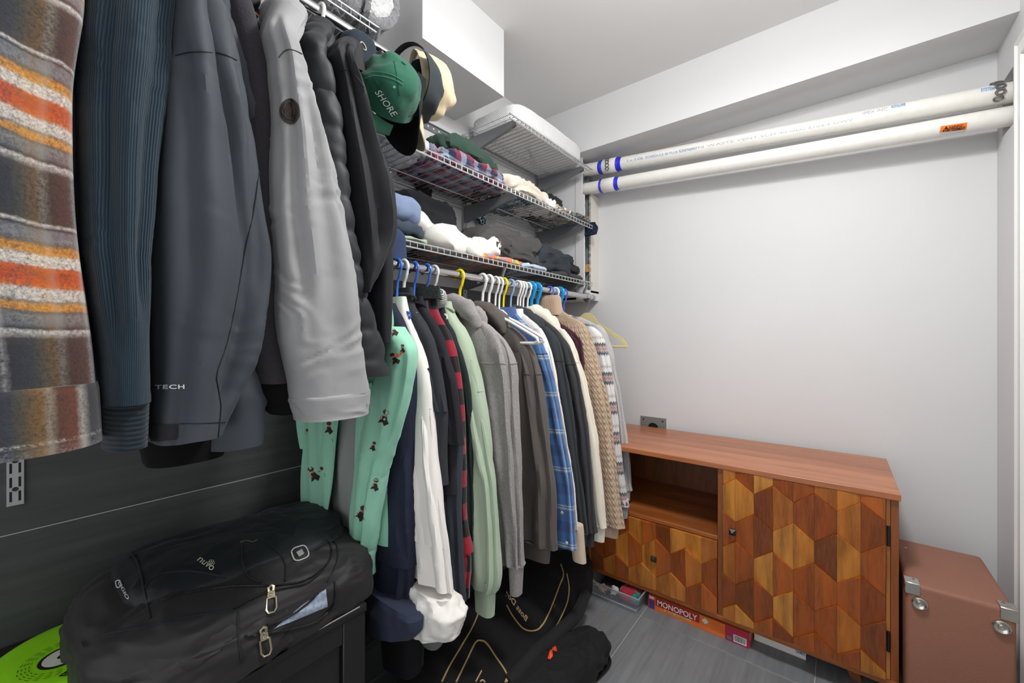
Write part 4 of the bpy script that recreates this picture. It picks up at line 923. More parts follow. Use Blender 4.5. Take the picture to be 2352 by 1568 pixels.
garment('cable_knit_sweater', 'beige cable knit turtleneck sweater with ribbed hem', 'sweater', 1.64, [(1268, 706), (1300, 722), (1335, 738), (1357, 750), (1364, 790), (1378, 850), (1394, 905), (1408, 998), (1417, 1079), (1433, 1216), (1434, 1240)], M_KNIT, .115, .11, .034, hem=.50, fold=.006, ff=15, seed=22, collar='turtle', collarmat=M_KRIB, torso_w=.262, rib=.075, cuffmat=M_KRIB, cuff=.05, cz=.012, gmul=.55)
garment('fair_isle_sweater', 'white fair isle sweater with navy and red pattern bands', 'sweater', 1.772, [(1325, 728), (1350, 742), (1372, 754), (1386, 773), (1399, 821), (1412, 901), (1424, 998), (1430, 1050), (1442, 1148), (1447, 1191)], M_FAIR, .055, .045, .028, hem=.62, cuff=.055, cuffmat=M_GRIB, gmul=.3, fold=.004, seed=23, collar='crew')
garment('sweatshirt', 'light heather grey sweatshirt at the right end of the row', 'sweatshirt', 1.868, [(1350, 732), (1375, 744), (1393, 757), (1408, 805), (1414, 850), (1428, 901), (1440, 998), (1444, 1050), (1449, 1110), (1452, 1150)], M_LGREY, .06, .04, .03, hem=.66, cuff=.05, fold=.007, ff=16, seed=24, collar='crew', seam=.16)
# small things on garments: buttons on the flannel
FL = [o for o in bpy.data.objects if o.get('label', '').startswith('blue plaid flannel')][0]
for u, v in ((1291, 1177), (1302, 1246)):
    q = PY(u, v, 1.262); MB().lathe([(.0001, 0), (.0055, 0), (.0055, .0015), (.004, .002), (.0001, .0012)], Matrix.Translation(q) @ Matrix.Rotation(math.pi / 2, 4, 'X'), 14).build('button', plain('e6e4dc', .3), FL)
# beige cuff peeping out under the flannel
loft([(PY(1322, 1240, 1.36)[0], 1.36, .5, .03, .02), (PY(1332, 1288, 1.36)[0], 1.36, PY(1332, 1288, 1.36)[2], .026, .018)], 28, 16, 2.3, .003).build('sweatshirt_cuff', fabric('cdb9a3', .95), label='pale beige sleeve end peeping out under the blue flannel', cat='sweatshirt')
# mint shirt, turned towards the camera
mt = thing('printed_shirt', 'mint green button shirt printed with small dark figures', 'shirt', (-1.05, .66, .5), 'tops on the lower rod')
L = [(890, 760), (893, 800), (880, 850), (862, 920), (842, 990), (828, 1060), (818, 1130), (815, 1200), (820, 1260), (835, 1318)]
Rr = [(915, 740), (949, 786), (946, 840), (936, 900), (918, 965), (893, 1050), (876, 1130), (862, 1200), (850, 1270), (846, 1325)]
ks = []
for (a, b), (c_, d_) in zip(L, Rr):
    A, B = PY(a, b, .655), PY(c_, d_, .655); ks.append(((A[0] + B[0]) / 2, .655, (A[2] + B[2]) / 2, (B[0] - A[0]) / 2, .034))
mint = loft(ks, 56, 100, 2.3, .005, 18, 4, .006, (14, 24), seed=31, grooves=[(-75, 10, .011, .45, 1.2, 6), (-35, 9, .008, .05, .5, -10)]); msl = mint.build('sleeve', M_MINT, mt)
mtor = loft([(XROD - .02, .69, 1.37, .05, .03), (XROD - .04, .70, 1.30, .12, .03), (XROD - .06, .712, 1.0, .13, .03), (XROD - .06, .712, .60, .13, .03)], 44, 50, 2.8, .006, 16, 3, seed=32); mtor.build('torso', M_MINT, mt)
def panel_px(top, bot, Y, mat, name, parent, seed, nu=16, nv=40, amp=.008, yo=0):
    V = []; pts = np.linspace(0, 1, nv)
    for f in pts:
        for g_ in np.linspace(0, 1, nu):
            a = [top[0][i] + (top[1][i] - top[0][i]) * g_ for i in (0, 1)]; b = [bot[0][i] + (bot[1][i] - bot[0][i]) * g_ for i in (0, 1)]
            V.append(PY(a[0] + (b[0] - a[0]) * f, a[1] + (b[1] - a[1]) * f, Y))
    V = np.array(V); V[:, 1] += amp * 1.3 * pn(V * (22, 0, 3) + seed) + yo
    B = V + (0, .003, 0); n = len(V); Fc = grid_faces(nv, nu, False); Fb = [tuple(k + n for k in f[::-1]) for f in Fc]
    ed = []
    for i in range(nv - 1):
        for j in (0, nu - 1): ed.append((i * nu + j, (i + 1) * nu + j, n + (i + 1) * nu + j, n + i * nu + j))
    m = MB(); m.add(np.concatenate([V, B]), Fc + Fb + ed, [[(V[k % n][0], V[k % n][2]) for k in f] for f in Fc + Fb + ed]); m.build(name, mat, parent, smooth=60); return m
p1_ = panel_px([(700, 880), (742, 880)], [(690, 1215), (736, 1215)], .605, M_MINT, 'front_panel', mt, 1)
p2_ = panel_px([(738, 880), (786, 880)], [(732, 1215), (748, 1215)], .61, M_MINT, 'button_placket', mt, 2)
panel_px([(678, 940), (702, 930)], [(690, 1030), (700, 1035)], .605, M_MINT, 'far_sleeve_fold', mt, 3, 8, 14)
p3_ = panel_px([(822, 880), (850, 880)], [(806, 1290), (836, 1320)], .64, M_MINT, 'front_panel', mt, 4)
for u, v in ((762, 1012), (744, 1090)):
    q = hit(u, v, p2_.bvh(), .001)
    if q: MB().lathe([(.0001, 0), (.006, 0), (.006, .0015), (.004, .002), (.0001, .001)], Matrix.Translation(q) @ Matrix.Rotation(math.pi / 2, 4, 'X'), 14).build('button', plain('a9d6c4', .3), mt)
# printed figures: plain hat-and-coat silhouettes
INK1, INK2, INK3 = plain('2a1d1c', .8), plain('5a2620', .8), plain('c98a6a', .8)
FIG = [([(-5, 9), (-2, 12), (3, 11), (5, 7), (2, 4), (-3, 5)], INK2), ([(-2, 5), (2, 4.6), (2.6, 1.5), (-1.6, 1.8)], INK3), ([(-3.2, 2), (3.4, 1.6), (4.5, -3), (8, -8), (2, -13), (-1, -8), (-8, -10), (-4.5, -3)], INK1), ([(-6, -1), (-3, 0), (-2.2, -3.5), (-5.5, -4)], INK3)]
def figure(u, v, tree, par, s=1., rot=0.):
    c_, s_ = math.cos(rot), math.sin(rot)
    for k, (poly, mat) in enumerate(FIG):
        q = [hit(u + s * (x * c_ - y * s_), v - s * (x * s_ + y * c_), tree, .0010 + .0003 * k) for x, y in poly]
        if all(x is not None for x in q): MB().add([tuple(x) for x in q], [tuple(range(len(q)))]).build('printed_figure', mat, par, smooth=0)
tm = mint.bvh()
for u, v, s_, r_ in ((884, 958, 1.5, -.25), (858, 1024, .9, -.3), (830, 1178, 1.5, -.35), (862, 1112, 1.2, -.2), (906, 823, 1.2, .5), (925, 800, .8, 0), (905, 760, 1.0, .4)): figure(u, v, tm, mt, s_, r_)
q = [hit(u, v, tm, .001) for u, v in ((908, 826), (911, 812), (928, 806), (918, 818))]
if all(q): MB().add([tuple(x) for x in q], [(0, 1, 2, 3)]).build('printed_orange_flag', plain('e8632a', .8), mt, smooth=0)
t1, t2, t3 = p1_.bvh(), p2_.bvh(), p3_.bvh()
for u, v, s_, r_ in ((720, 1088, 1.5, .5), (704, 1180, 1.6, .2), (705, 994, .8, 0)): figure(u, v, t1, mt, s_, r_)
figure(756, 982, t2, mt, 1.2); figure(737, 1082, t2, mt, .9, -.3); figure(818, 1105, t3, mt, 1.2)
gi = thing('grey_shirt', 'plain grey shirt inside the open mint printed shirt', 'shirt', (-1.05, .69, .55)); panel_px([(770, 880), (830, 880)], [(730, 1220), (822, 1290)], .645, fabric('8d918f', .85, 700, .15, .1), 'front', gi, 9, 24, 44, .016)
# long black garments deep under the row
loft([(-1.12, .80, 1.2, .05, .03), (-1.12, .80, .9, .13, .04), (PY(920, 1400, .80)[0], .80, PY(920, 1400, .80)[2], .085, .045), (PY(922, 1525, .80)[0], .80, PY(922, 1525, .80)[2], .07, .04)], 40, 50, 2.6, .008, 18, 3, seed=41).build('black_trousers', fabric('1e1e22', .95), label='black trousers hanging deep below the dark navy shirt', cat='trousers')
loft([(PY(958, 1440, .86)[0], .86, PY(958, 1440, .86)[2] + .5, .03, .02), (PY(958, 1440, .86)[0], .86, PY(958, 1440, .86)[2], .024, .02), (PY(961, 1558, .86)[0], .86, PY(961, 1558, .86)[2], .018, .016)], 28, 30, 2.3, .003, seed=42).build('dark_sleeve', fabric('3a3b40', .95), label='narrow dark grey sleeve end hanging lowest beside black trousers', cat='sweatshirt')
loft([(PY(1000, 1440, .84)[0], .84, PY(1000, 1440, .84)[2] + .4, .05, .025), (PY(1000, 1440, .84)[0], .84, PY(1000, 1440, .84)[2], .055, .03), (PY(990, 1477, .84)[0], .84, PY(990, 1477, .84)[2], .035, .025)], 28, 30, 2.3, .004, seed=43).build('grey_green_sleeve', fabric('6d7672', .95), label='grey green sleeve end just below the rolled white cuff', cat='sweatshirt')
# ================================================================== coats on the high left rod
def tube_px(L, R_, X, rx, top=None, n=48, m=110, taper=None, **kw):
    ks = []
    for i, ((a, b), (c_, d_)) in enumerate(zip(L, R_)):
        A, B = PX(a, b, X), PX(c_, d_, X); f = i / (len(L) - 1); r = rx if taper is None else rx + (taper - rx) * f
        ks.append((X - r * .75, (A[1] + B[1]) / 2, (A[2] + B[2]) / 2, r, (B[1] - A[1]) / 2))
    if top: ks = list(top) + ks
    return loft(ks, n, m, **kw)
def body(ys, z0, z1, w, th, x=-1.12, **kw):
    y = ys
    return loft([(XROD, y, z0, .07, th * .5), (x, y, z0 - .05, w * .7, th * .8), (x, y, z0 - .13, w, th), (x, y, z1, w, th)], 44, 60, 2.8, **kw)
def colr(V): return V
# 1 plaid coat
PLV = [(0, '2e2e32'), (.055, '403b39'), (.10, 'd8d4d0'), (.115, '33302f'), (.14, '77787c'), (.19, '8a8884'), (.215, '6f6a64'), (.225, 'd8913c'), (.255, 'dfa04a'), (.275, '9a8a78'), (.29, 'ddd5cb'), (.345, 'e6ded4'), (.365, 'd96f2c'), (.40, 'd8561c'), (.44, 'c8541f'), (.475, 'd9662a'), (.49, 'e8ddd2'), (.545, 'e6dccf'), (.56, 'dc9a44'), (.60, 'd8933c'), (.62, '6c675f'), (.645, '85868a'), (.70, '7b7c80'), (.715, '24242a'), (.735, 'd0ccc8'), (.75, '3a3634'), (.80, '2e2e32'), (1, '2e2e32')]
PLU = [(0, '2b2b30'), (.14, '2d2d33'), (.18, '9a9a9c'), (.22, '34363c'), (.34, '3c4048'), (.42, '57503f'), (.52, '7a5c35'), (.58, '8a7f70'), (.64, '5a3a2c'), (.78, '6a3a2a'), (.84, '9a9690'), (.92, '34343a'), (1, '2b2b30')]
zo = PX(100, 240, -.75)[2]; PV = .2065
M_PLAID = plaid('orange_plaid_wool', .135, PV, PLU, PLV, .55, .22, jit=.0022, off=(.0, (.42 * PV - zo) % PV), speck=260)
M_PLAIDH = plaid('orange_plaid_wool_hem', .135, PV, PLU, PLV, .18, .3, jit=.0022, off=(.02, .11), speck=260)
pc = thing('plaid_coat', 'fuzzy orange grey and brown plaid wool coat closest to the camera', 'coat', (-1.05, 0, 1.03), 'coats on the high left rod')
RE = [(205, -60), (205, 0), (194, 100), (185, 200), (183, 300), (185, 400), (192, 500), (205, 600), (216, 700), (229, 800), (235, 885)]
ks = []
for u, v in RE:
    B = PX(u, v, -.76); ks.append((-.83, B[1] - .105, B[2], .085, .105))
plm = loft([(-.98, -.05, 1.93, .06, .06), (-.9, -.04, 1.86, .07, .085)] + ks, 64, 120, 2.6, .004, 14, 3, .0, seed=51, grooves=[(35, 14, .006, .2, 1.2, 0)]); plm.build('body', M_PLAID, pc)
B1, B2 = PX(235, 888, -.76), PX(240, 1022, -.76)
hm = loft([(-.83, B1[1] - .105, B1[2] + .004, .087, .107), (-.83, B1[1] - .104, B1[2] - .004, .089, .108), (-.83, B2[1] - .105, B2[2], .090, .109)], 64, 30, 2.6, .003, 14, 3, seed=51, dz=0, sm=1, fade=.02); hm.build('hem_band', M_PLAIDH, pc)
body(-.04, 1.95, 1.1, .2, .06, seed=52).build('back_panel', M_PLAID, pc)
# 2 corduroy
def cord():
    t = NT('navy_corduroy'); u, v = uvsep(t); o = t.coord(); s_ = t.math('SINE', t.math('MULTIPLY', u, 2 * math.pi / .0029)); n = t.noise(o, 300, 2)
    h = t.math('ADD', s_, t.math('MULTIPLY', n, .5)); col = t.mix(t.math('MULTIPLY_ADD', s_, .45, .5), lin('1a2731'), lin('30424f')); t.bump(h, .5, .0018)
    return t.set(col, .85, 0, .15, .2)
M_CORD = cord()
cd = thing('corduroy_shirt', 'dark teal corduroy shirt sleeve beside the plaid coat', 'shirt', (-1.05, .11, 1.05), 'coats on the high left rod')
Lc = [(212, -40), (205, 0), (192, 120), (188, 250), (190, 400), (198, 550), (222, 700), (238, 830), (245, 930)]
Rc = [(420, -40), (413, 0), (404, 120), (388, 250), (374, 400), (364, 550), (356, 700), (352, 830), (348, 930)]
cm_ = tube_px(Lc, Rc, -.795, .06, [(-.98, .13, 1.92, .05, .03), (-.88, .13, 1.84, .055, .042)], fold=.005, ff=14, fz=4, wr=.002, seed=53, grooves=[(-28, 11, .007, .2, .95, 12), (30, 12, .008, .15, .9, -8)]); so = cm_.build('sleeve', M_CORD, cd)
A, B = PX(246, 930, -.80), PX(347, 1026, -.80); A2, B2 = PX(250, 1026, -.80), PX(348, 930, -.80)
def cordc():
    t = NT('corduroy_cuff'); u, v = uvsep(t); s_ = t.math('SINE', t.math('MULTIPLY', v, 2 * math.pi / .007)); col = t.mix(t.math('MULTIPLY_ADD', s_, .45, .5), lin('121b22'), lin('26343f')); t.bump(s_, .6, .002); return t.set(col, .9, 0, .3, .2)
yc = (A[1] + B[1]) / 2
loft([(-.842, yc, A[2] + .003, .055, .026), (-.842, yc, A[2] - .01, .052, .0255), (-.842, yc, B[2], .05, .0245)], 44, 24, 2.4, .002, 20, 4, seed=54, sm=1).build('cuff', cordc(), so)
body(.12, 1.95, 1.1, .2, .035, seed=55).build('back_panel', M_CORD, cd)
# 3 rain jacket
def nylon(name, c, rough=.55):
    t = NT(name); v = t.coord(); n = t.noise(v, 1100, 1); a = t.noise(v, 6, 3); dk = tuple(x * .8 for x in lin(c)[:3]) + (1,)
    col = t.mix(a, dk, lin(c)); t.bump(n, .12, .0008); return t.set(col, rough, 0, .04, .35)
M_RAIN = nylon('slate_nylon', '3d434b', .7); M_SEAM = plain('15181c', .7)
rj = thing('rain_jacket', 'slate blue rain jacket with TECH print on the sleeve', 'jacket', (-1.05, .23, 1.03), 'coats on the high left rod')
Lr = [(420, -60), (413, 0), (403, 120), (386, 260), (370, 400), (359, 550), (351, 700), (350, 850), (347, 960), (349, 1018)]
Rr = [(480, -60), (503, 0), (540, 125), (582, 265), (612, 400), (640, 545), (636, 660), (606, 800), (562, 905), (526, 1008)]
rm = tube_px(Lr, Rr, -.80, .062, [(-1.0, .23, 1.90, .05, .03), (-.90, .225, 1.82, .055, .035)], n=72, m=150, fold=.013, ff=12, fz=1.3, wr=.005, wf=(8, 16), seed=56, grooves=[(22, 17, .024, .14, 1.0, 0), (-30, 10, .009, .3, 1.2, 8), (62, 10, .012, .25, .8, -20)]); ro = rm.build('sleeve', M_RAIN, rj); rt = rm.bvh()
sm_ = MB(); trace(sm_, [(403, 128), (430, 121), (470, 119), (510, 124), (543, 138)], rt, .0009); sm_.build('armhole_seam', M_SEAM, ro)
sm_ = MB(); trace(sm_, [(598, 355), (585, 470), (560, 590), (540, 700), (520, 790), (498, 855), (500, 890), (508, 930), (503, 980), (500, 1006)], rt, .0008); sm_.build('sleeve_seam', M_SEAM, ro)
sm_ = MB(); trace(sm_, [(412, 973), (450, 972), (500, 970), (538, 968)], rt, .0007); sm_.build('cuff_seam', M_SEAM, ro)
patch_px('velcro_tab', [(347, 974), (409, 974), (408, 1008), (349, 1014)], rt, fabric('2c2a2d', 1, 300, .8), ro, off=.002)
text_px('TECH', (358, 893), (425, 892), (0, -9.5), rt, plain('e8eaec', .4), ro, bold=.02, space=1.1)
loft([(-.86, .265, 1.93, .05, .03)] + [(-.905, (PX(u - w, v, -.86)[1] + PX(u, v, -.86)[1]) / 2, PX(u, v, -.86)[2], .05, (PX(u, v, -.86)[1] - PX(u - w, v, -.86)[1]) / 2) for u, v, w in ((540, 0, 70), (552, 60, 60), (580, 137, 70), (618, 205, 90), (626, 250, 90), (650, 335, 100), (645, 415, 100), (632, 480, 110), (628, 620, 110), (617, 760, 110), (614, 900, 115), (612, 1020, 120))], 48, 110, 2.5, .008, 13, 5, .010, (10, 14), seed=57).build('front_panel', M_RAIN, rj)
loft([(-.95, .19, 1.30, .06, .06), (-.93, .19, 1.1, .07, .065), (-.93, PX(435, 1050, -.9)[1], 1.02, .06, .065), (-.93, PX(435, 1050, -.9)[1], PX(435, 1058, -.9)[2], .055, .06)], 40, 30, 2.6, .005, 14, 3, seed=58).build('black_fleece_lining', fabric('0a0a0b', 1, 300, .3), rj)
body(.26, 1.95, 1.05, .19, .05, seed=59).build('back_panel', M_RAIN, rj)
# 4 charcoal wool coat
wc = thing('wool_coat', 'charcoal wool coat showing as a narrow strip behind the rain jacket', 'coat', (-1.05, .33, 1.0), 'coats on the high left rod')
tube_px([(490, -60), (510, 0), (530, 105), (548, 191), (560, 290), (560, 420), (560, 600), (570, 780), (600, 880)], [(565, -60), (587, 0), (616, 105), (637, 191), (645, 290), (648, 420), (650, 600), (660, 780), (680, 880)], -.86, .05, [(-1.02, .33, 1.94, .05, .03)], fold=.005, seed=60).build('sleeve', fabric('3d3a40', 1, 240, .8, .3, .5), wc)
body(.335, 1.95, 1.08, .19, .035, seed=61).build('back_panel', fabric('232327', 1, 240, .8, .3, .5), wc)
# 5 canvas jacket
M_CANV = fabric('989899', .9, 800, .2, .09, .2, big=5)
cj = thing('canvas_jacket', 'light grey canvas jacket with round black patch and buttoned cuff', 'jacket', (-1.05, .42, 1.04), 'coats on the high left rod')
Lv = [(622, 75), (640, 128), (643, 220), (646, 320), (642, 430), (640, 530), (648, 600), (653, 675), (658, 740), (669, 819), (690, 905), (695, 921)]
Rv = [(692, 75), (717, 146), (735, 212), (760, 288), (783, 375), (800, 455), (817, 525), (832, 600), (840, 690), (850, 765), (861, 850), (866, 896)]
cvm = tube_px(Lv, Rv, -.80, .055, [(-1.0, PX(660, 40, -1.0)[1] - .01, 1.965, .05, .03), (-.93, PX(655, 50, -.93)[1], 1.90, .055, .04)], n=72, m=190, fold=.005, ff=12, fz=4, wr=.0065, wf=(7, 17), seed=62, grooves=[(-38, 10, .009, .2, .85, 10), (12, 9, .007, .35, .95, -12), (48, 10, .006, .1, .7, 0)]); co = cvm.build('sleeve', M_CANV, cj); ct = cvm.bvh()
A, B = PX(695, 921, -.80), PX(866, 896, -.80); A2, B2 = PX(709, 977, -.80), PX(861, 945, -.80)
y1_, r1_ = (A[1] + B[1]) / 2, (B[1] - A[1]) / 2; y2_, r2_ = (A2[1] + B2[1]) / 2, (B2[1] - A2[1]) / 2
cff = loft([(-.842, y1_, (A[2] + B[2]) / 2 + .003, .056, r1_ * .99), (-.842, y1_, (A[2] + B[2]) / 2 - .004, .058, r1_ * 1.0), (-.842, y2_, (A2[2] + B2[2]) / 2 + .004, .056, r2_ * 1.02), (-.842, y2_, (A2[2] + B2[2]) / 2, .057, r2_ * 1.02)], 64, 30, 2.4, .004, 16, 6, .004, (14, 20), seed=63, sm=1, fade=.05); cfo = cff.build('cuff', M_CANV, co); cft = cff.bvh()
q = hit(843, 925, cft, .001)
if q: MB().lathe([(.0001, 0), (.005, 0), (.005, .002), (.003, .0026), (.0001, .0018)], Matrix.Translation(q) @ Vector((1, -.4, 0)).to_track_quat('Z', 'Y').to_matrix().to_4x4(), 14).build('button', plain('a8a6a2', .3), cfo)
sm_ = MB(); trace(sm_, [(640, 133), (652, 118), (668, 114), (690, 122), (705, 135), (716, 148)], ct, .0009); sm_.build('shoulder_seam', plain('4a4947', .8), co)
ell = [(667 + 22 * math.cos(a), 256 + 28 * math.sin(a)) for a in np.linspace(0, 2 * math.pi, 28, endpoint=False)]
hp = [hit(u, v, ct, .002) for u, v in ell]
if all(h is not None for h in hp):
    V = []; nr = 7
    for i in range(nr):
        for a_ in np.linspace(0, 2 * math.pi, 36, endpoint=False):
            f = .02 + .98 * i / (nr - 1); V.append(tuple(hit(667 + 22 * f * math.cos(a_), 256 + 28 * f * math.sin(a_), ct, .0035 - .0012 * i / (nr - 1))))
    MB().add(V, grid_faces(nr, 36) + [tuple(range(36))]).build('round_patch', leather('patch_leather', '262523'), co, smooth=60)
    MB().tube([tuple(h) for h in hp], .0012, 6, True).build('patch_stitching', plain('3b3936', .8), co)
    sm_ = MB(); trace(sm_, [(667 + 15 * math.cos(a), 256 + 20 * math.sin(a)) for a in np.linspace(0, 2 * math.pi, 14, endpoint=False)], ct, .0008, off=.0042, closed=True); sm_.build('patch_ring', plain('383634', .6), co)
bm_ = body(.40, 1.96, 1.10, .19, .04, seed=64); bm_.build('back_panel', M_CANV, cj)
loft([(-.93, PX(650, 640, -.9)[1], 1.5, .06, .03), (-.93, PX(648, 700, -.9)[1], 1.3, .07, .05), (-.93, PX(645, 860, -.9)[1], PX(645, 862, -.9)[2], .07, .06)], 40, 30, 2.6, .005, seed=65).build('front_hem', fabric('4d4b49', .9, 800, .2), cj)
cpts = [PX(598, 30, -1.03), PX(612, 12, -1.03), PX(628, 20, -1.02), PX(636, 40, -1.0), PX(634, 62, -.99), PX(628, 85, -.98)]
MB().tube(catmull(cpts, 5), [.016] * 26, 12, flat=.55).build('collar', M_CANV, cj); MB().tube(catmull([PX(u, v, -.975) for u, v in ((612, 26), (627, 22), (636, 36), (633, 58), (626, 84))], 5), .0024, 8).build('collar_piping', plain('cfcecb', .7), cj)
loft([(-.90, PX(640, 860, -.9)[1], 1.3, .05, .06), (-.90, PX(650, 900, -.9)[1], PX(650, 905, -.9)[2], .05, .06), (-.90, PX(672, 940, -.9)[1], PX(672, 945, -.9)[2], .04, .04)], 36, 24, 2.4, .006, seed=66).build('black_scarf', fabric('111113', 1), label='black knit cloth showing below the grey canvas jacket hem', cat='scarf')
# 6 puffer
M_PUFF = nylon('puffer_nylon', '26282d', .6)
pj = thing('puffer_jacket', 'dark quilted puffer jacket between canvas jacket and black softshell', 'jacket', (-1.05, .50, 1.1), 'coats on the high left rod')
Lp = [(700, 92), (706, 150), (716, 230), (726, 310), (735, 400), (742, 500), (770, 600), (790, 700), (800, 780), (805, 868)]
Rp = [(752, 96), (766, 140), (783, 215), (798, 285), (806, 365), (816, 450), (832, 530), (850, 640), (880, 740), (905, 862)]
tube_px(Lp, Rp, -.855, .06, [(-1.02, PX(730, 80, -1.02)[1], 1.975, .05, .03)], n=56, m=150, fold=.004, ff=12, seed=67, quilt=(.072, .007)).build('body', M_PUFF, pj)
loft([(-1.0, PX(727, 92, -1.0)[1], PX(727, 88, -1.0)[2], .05, .036), (-1.0, PX(730, 130, -1.0)[1], PX(730, 135, -1.0)[2], .055, .042), (-.98, PX(738, 170, -1.0)[1], PX(738, 170, -1.0)[2], .055, .036)], 40, 20, 2.5, .002, seed=68, sm=1).build('collar', M_PUFF, pj)
body(.50, 1.93, 1.14, .18, .04, seed=69, quilt=(.078, .003)).build('back_panel', M_PUFF, pj)
# 7 black softshell
M_SOFT = nylon('black_softshell', '1b1c20', .75)
bj = thing('softshell_jacket', 'plain black softshell jacket at the right end of the high rod', 'jacket', (-1.05, .57, 1.3), 'coats on the high left rod')
Ls = [(776, 125), (790, 190), (800, 290), (815, 400), (828, 500), (838, 560), (838, 620), (836, 670)]
Rs = [(808, 128), (838, 200), (868, 300), (905, 400), (920, 490), (912, 540), (885, 600), (850, 672)]
sfm = tube_px(Ls, Rs, -.835, .055, [(-1.0, PX(790, 110, -1.0)[1], 1.955, .05, .025)], n=52, m=120, fold=.006, ff=12, fz=4, wr=.004, wf=(10, 16), seed=70, grooves=[(-25, 12, .012, .1, .9, 20), (40, 12, .012, .2, .95, 0)]); sfo = sfm.build('sleeve', M_SOFT, bj)
sm_ = MB(); trace(sm_, [(783, 163), (795, 160), (812, 168), (826, 185), (836, 200)], sfm.bvh(), .0009); sm_.build('armhole_seam', M_SEAM, sfo)
loft([(-1.0, PX(795, 118, -1.0)[1], PX(795, 112, -1.0)[2], .05, .034), (-1.0, PX(797, 150, -1.0)[1], PX(797, 150, -1.0)[2], .055, .034), (-.99, PX(800, 180, -1.0)[1], PX(800, 185, -1.0)[2], .055, .036)], 40, 18, 2.8, .002, seed=71, sm=1).build('collar', M_SOFT, bj)
loft([(-.92, PX(885, 540, -.88)[1], PX(885, 500, -.88)[2], .05, .03), (-.92, PX(888, 600, -.88)[1], PX(888, 600, -.88)[2], .05, .024), (-.92, PX(888, 700, -.88)[1], PX(888, 700, -.88)[2], .05, .026), (-.92, PX(890, 785, -.88)[1], PX(890, 788, -.88)[2], .045, .02)], 40, 50, 2.4, .006, 16, 4, seed=72).build('front_panel', M_SOFT, bj)
body(.58, 1.92, 1.33, .18, .035, seed=73).build('back_panel', M_SOFT, bj)

# ================================================================== caps at the rod end
RV, FV, ZV = Vector((C, S, 0)), Vector((-S, C, 0)), Vector((0, 0, 1))
def cap(label, org, l, f, u, mat, matu, sc=1., brim=.075, seed=0, band=None):
    u = u.normalized(); f = (f - u * f.dot(u)).normalized(); l = f.cross(u)       # x axis
    M4 = Matrix(((l.x, f.x, u.x, org[0]), (l.y, f.y, u.y, org[1]), (l.z, f.z, u.z, org[2]), (0, 0, 0, 1)))
    t = thing('baseball_cap', label, 'cap', org, 'caps on the rod end')
    V = []; n, k = 40, 16
    for i in range(k):
        a = math.pi / 2 * i / (k - 1); s = math.cos(a) ** .75; z = .115 * math.sin(a) ** .9
        for j in range(n):
            b = 2 * math.pi * j / n; V.append((.078 * s * math.cos(b) * sc, .094 * s * math.sin(b) * sc, z * sc))
    V = np.array(V); V += (.011 * fbm(V * 18 + seed, 2) * (V[:, 2] > .01))[:, None] * np.array((1, 1, .6))
    inn = V.reshape(k, n, 3)[::-1][:-1] * .965; allV = np.concatenate([inn.reshape(-1, 3)[:], V])
    W = [tuple(M4 @ Vector(p)) for p in V]; Fc = grid_faces(k, n)
    # back opening: drop the lowest rows of faces at the back
    Fo = [q for q in Fc if not (q[0] // n < 4 and abs((q[0] % n) - 30) < 4)]
    m = MB().add(W, Fo); I = [tuple(M4 @ Vector(p * .97)) for p in V]; m.add(I, [q[::-1] for q in Fo]); cr = m.build('crown', mat, t)
    st = [M4 @ Vector((.078 * sc * math.cos(b), .094 * sc * math.sin(b), .006)) for b in np.linspace(math.radians(228), math.radians(312), 9)]
    MB().tube(st, .009 * sc, 8, flat=.25).build('back_strap', mat, t)
    b0 = []; nb, mb_ = 25, 9
    for i in range(mb_):
        g_ = i / (mb_ - 1)
        for j in range(nb):
            a = math.radians(90 + (j / (nb - 1) - .5) * 150); x = .078 * math.cos(a) * sc; y = .094 * math.sin(a) * sc
            w = math.cos((j / (nb - 1) - .5) * math.pi) ** .55 * brim * sc if 0 < j < nb - 1 else 0
            X_ = x * (1 + .05 * g_); Y_ = y + w * g_; b0.append((X_, Y_, -.55 * X_ * X_ / .078 * (.35 + .65 * g_) + .004))
    b0 = np.array(b0); W1 = [tuple(M4 @ Vector(p)) for p in b0]; W2 = [tuple(M4 @ Vector((p[0], p[1], p[2] - .003))) for p in b0]
    g1 = grid_faces(mb_, nb, False); nn = len(b0)
    rim = [((mb_ - 1) * nb + j, (mb_ - 1) * nb + j + 1, nn + (mb_ - 1) * nb + j + 1, nn + (mb_ - 1) * nb + j) for j in range(nb - 1)]
    MB().add(W1 + W2, g1 + [tuple(q + nn for q in p[::-1]) for p in g1] + rim).build('brim', matu, t)
    MB().lathe([(.0001, 0), (.007, 0), (.006, .003), (.0001, .005)], M4 @ Matrix.Translation((0, 0, .115 * sc)), 14).build('top_button', mat, t)
    return t, m.bvh(), M4
M_GCAP = fabric('265a46', .9, 500, .3, .22, .4, big=26); M_BCAP = fabric('2f3538', .95, 700, .2, .1); M_TCAP = fabric('c6b595', .9, 700, .2, .08)
al = math.radians(38); l0 = RV * .61 - ZV * .79; u0 = RV * .79 + ZV * .61; f0 = -FV
o_ = PX(884, 232, -.98)
gc, gtree, _ = cap('green washed cap embroidered with SHORE', o_, l0, f0 * math.cos(al) - u0 * math.sin(al), u0 * math.cos(al) + f0 * math.sin(al), M_GCAP, M_GCAP, 1.0, seed=3)
text_px('SHORE', (861, 212), (901, 268), (12, -7.5), gtree, plain('e9eee6', .7), gc, 'embroidery', off=.0025, shear=.15)
for dy_ in (0, 9):
    sm_ = MB(); trace(sm_, [(836, 172 + dy_), (856, 166 + dy_), (880, 167 + dy_), (905, 174 + dy_), (925, 186 + dy_)], gtree, .0007, 6, .0012); sm_.n and sm_.build('stitching', fabric('5d9a80', .9), gc)
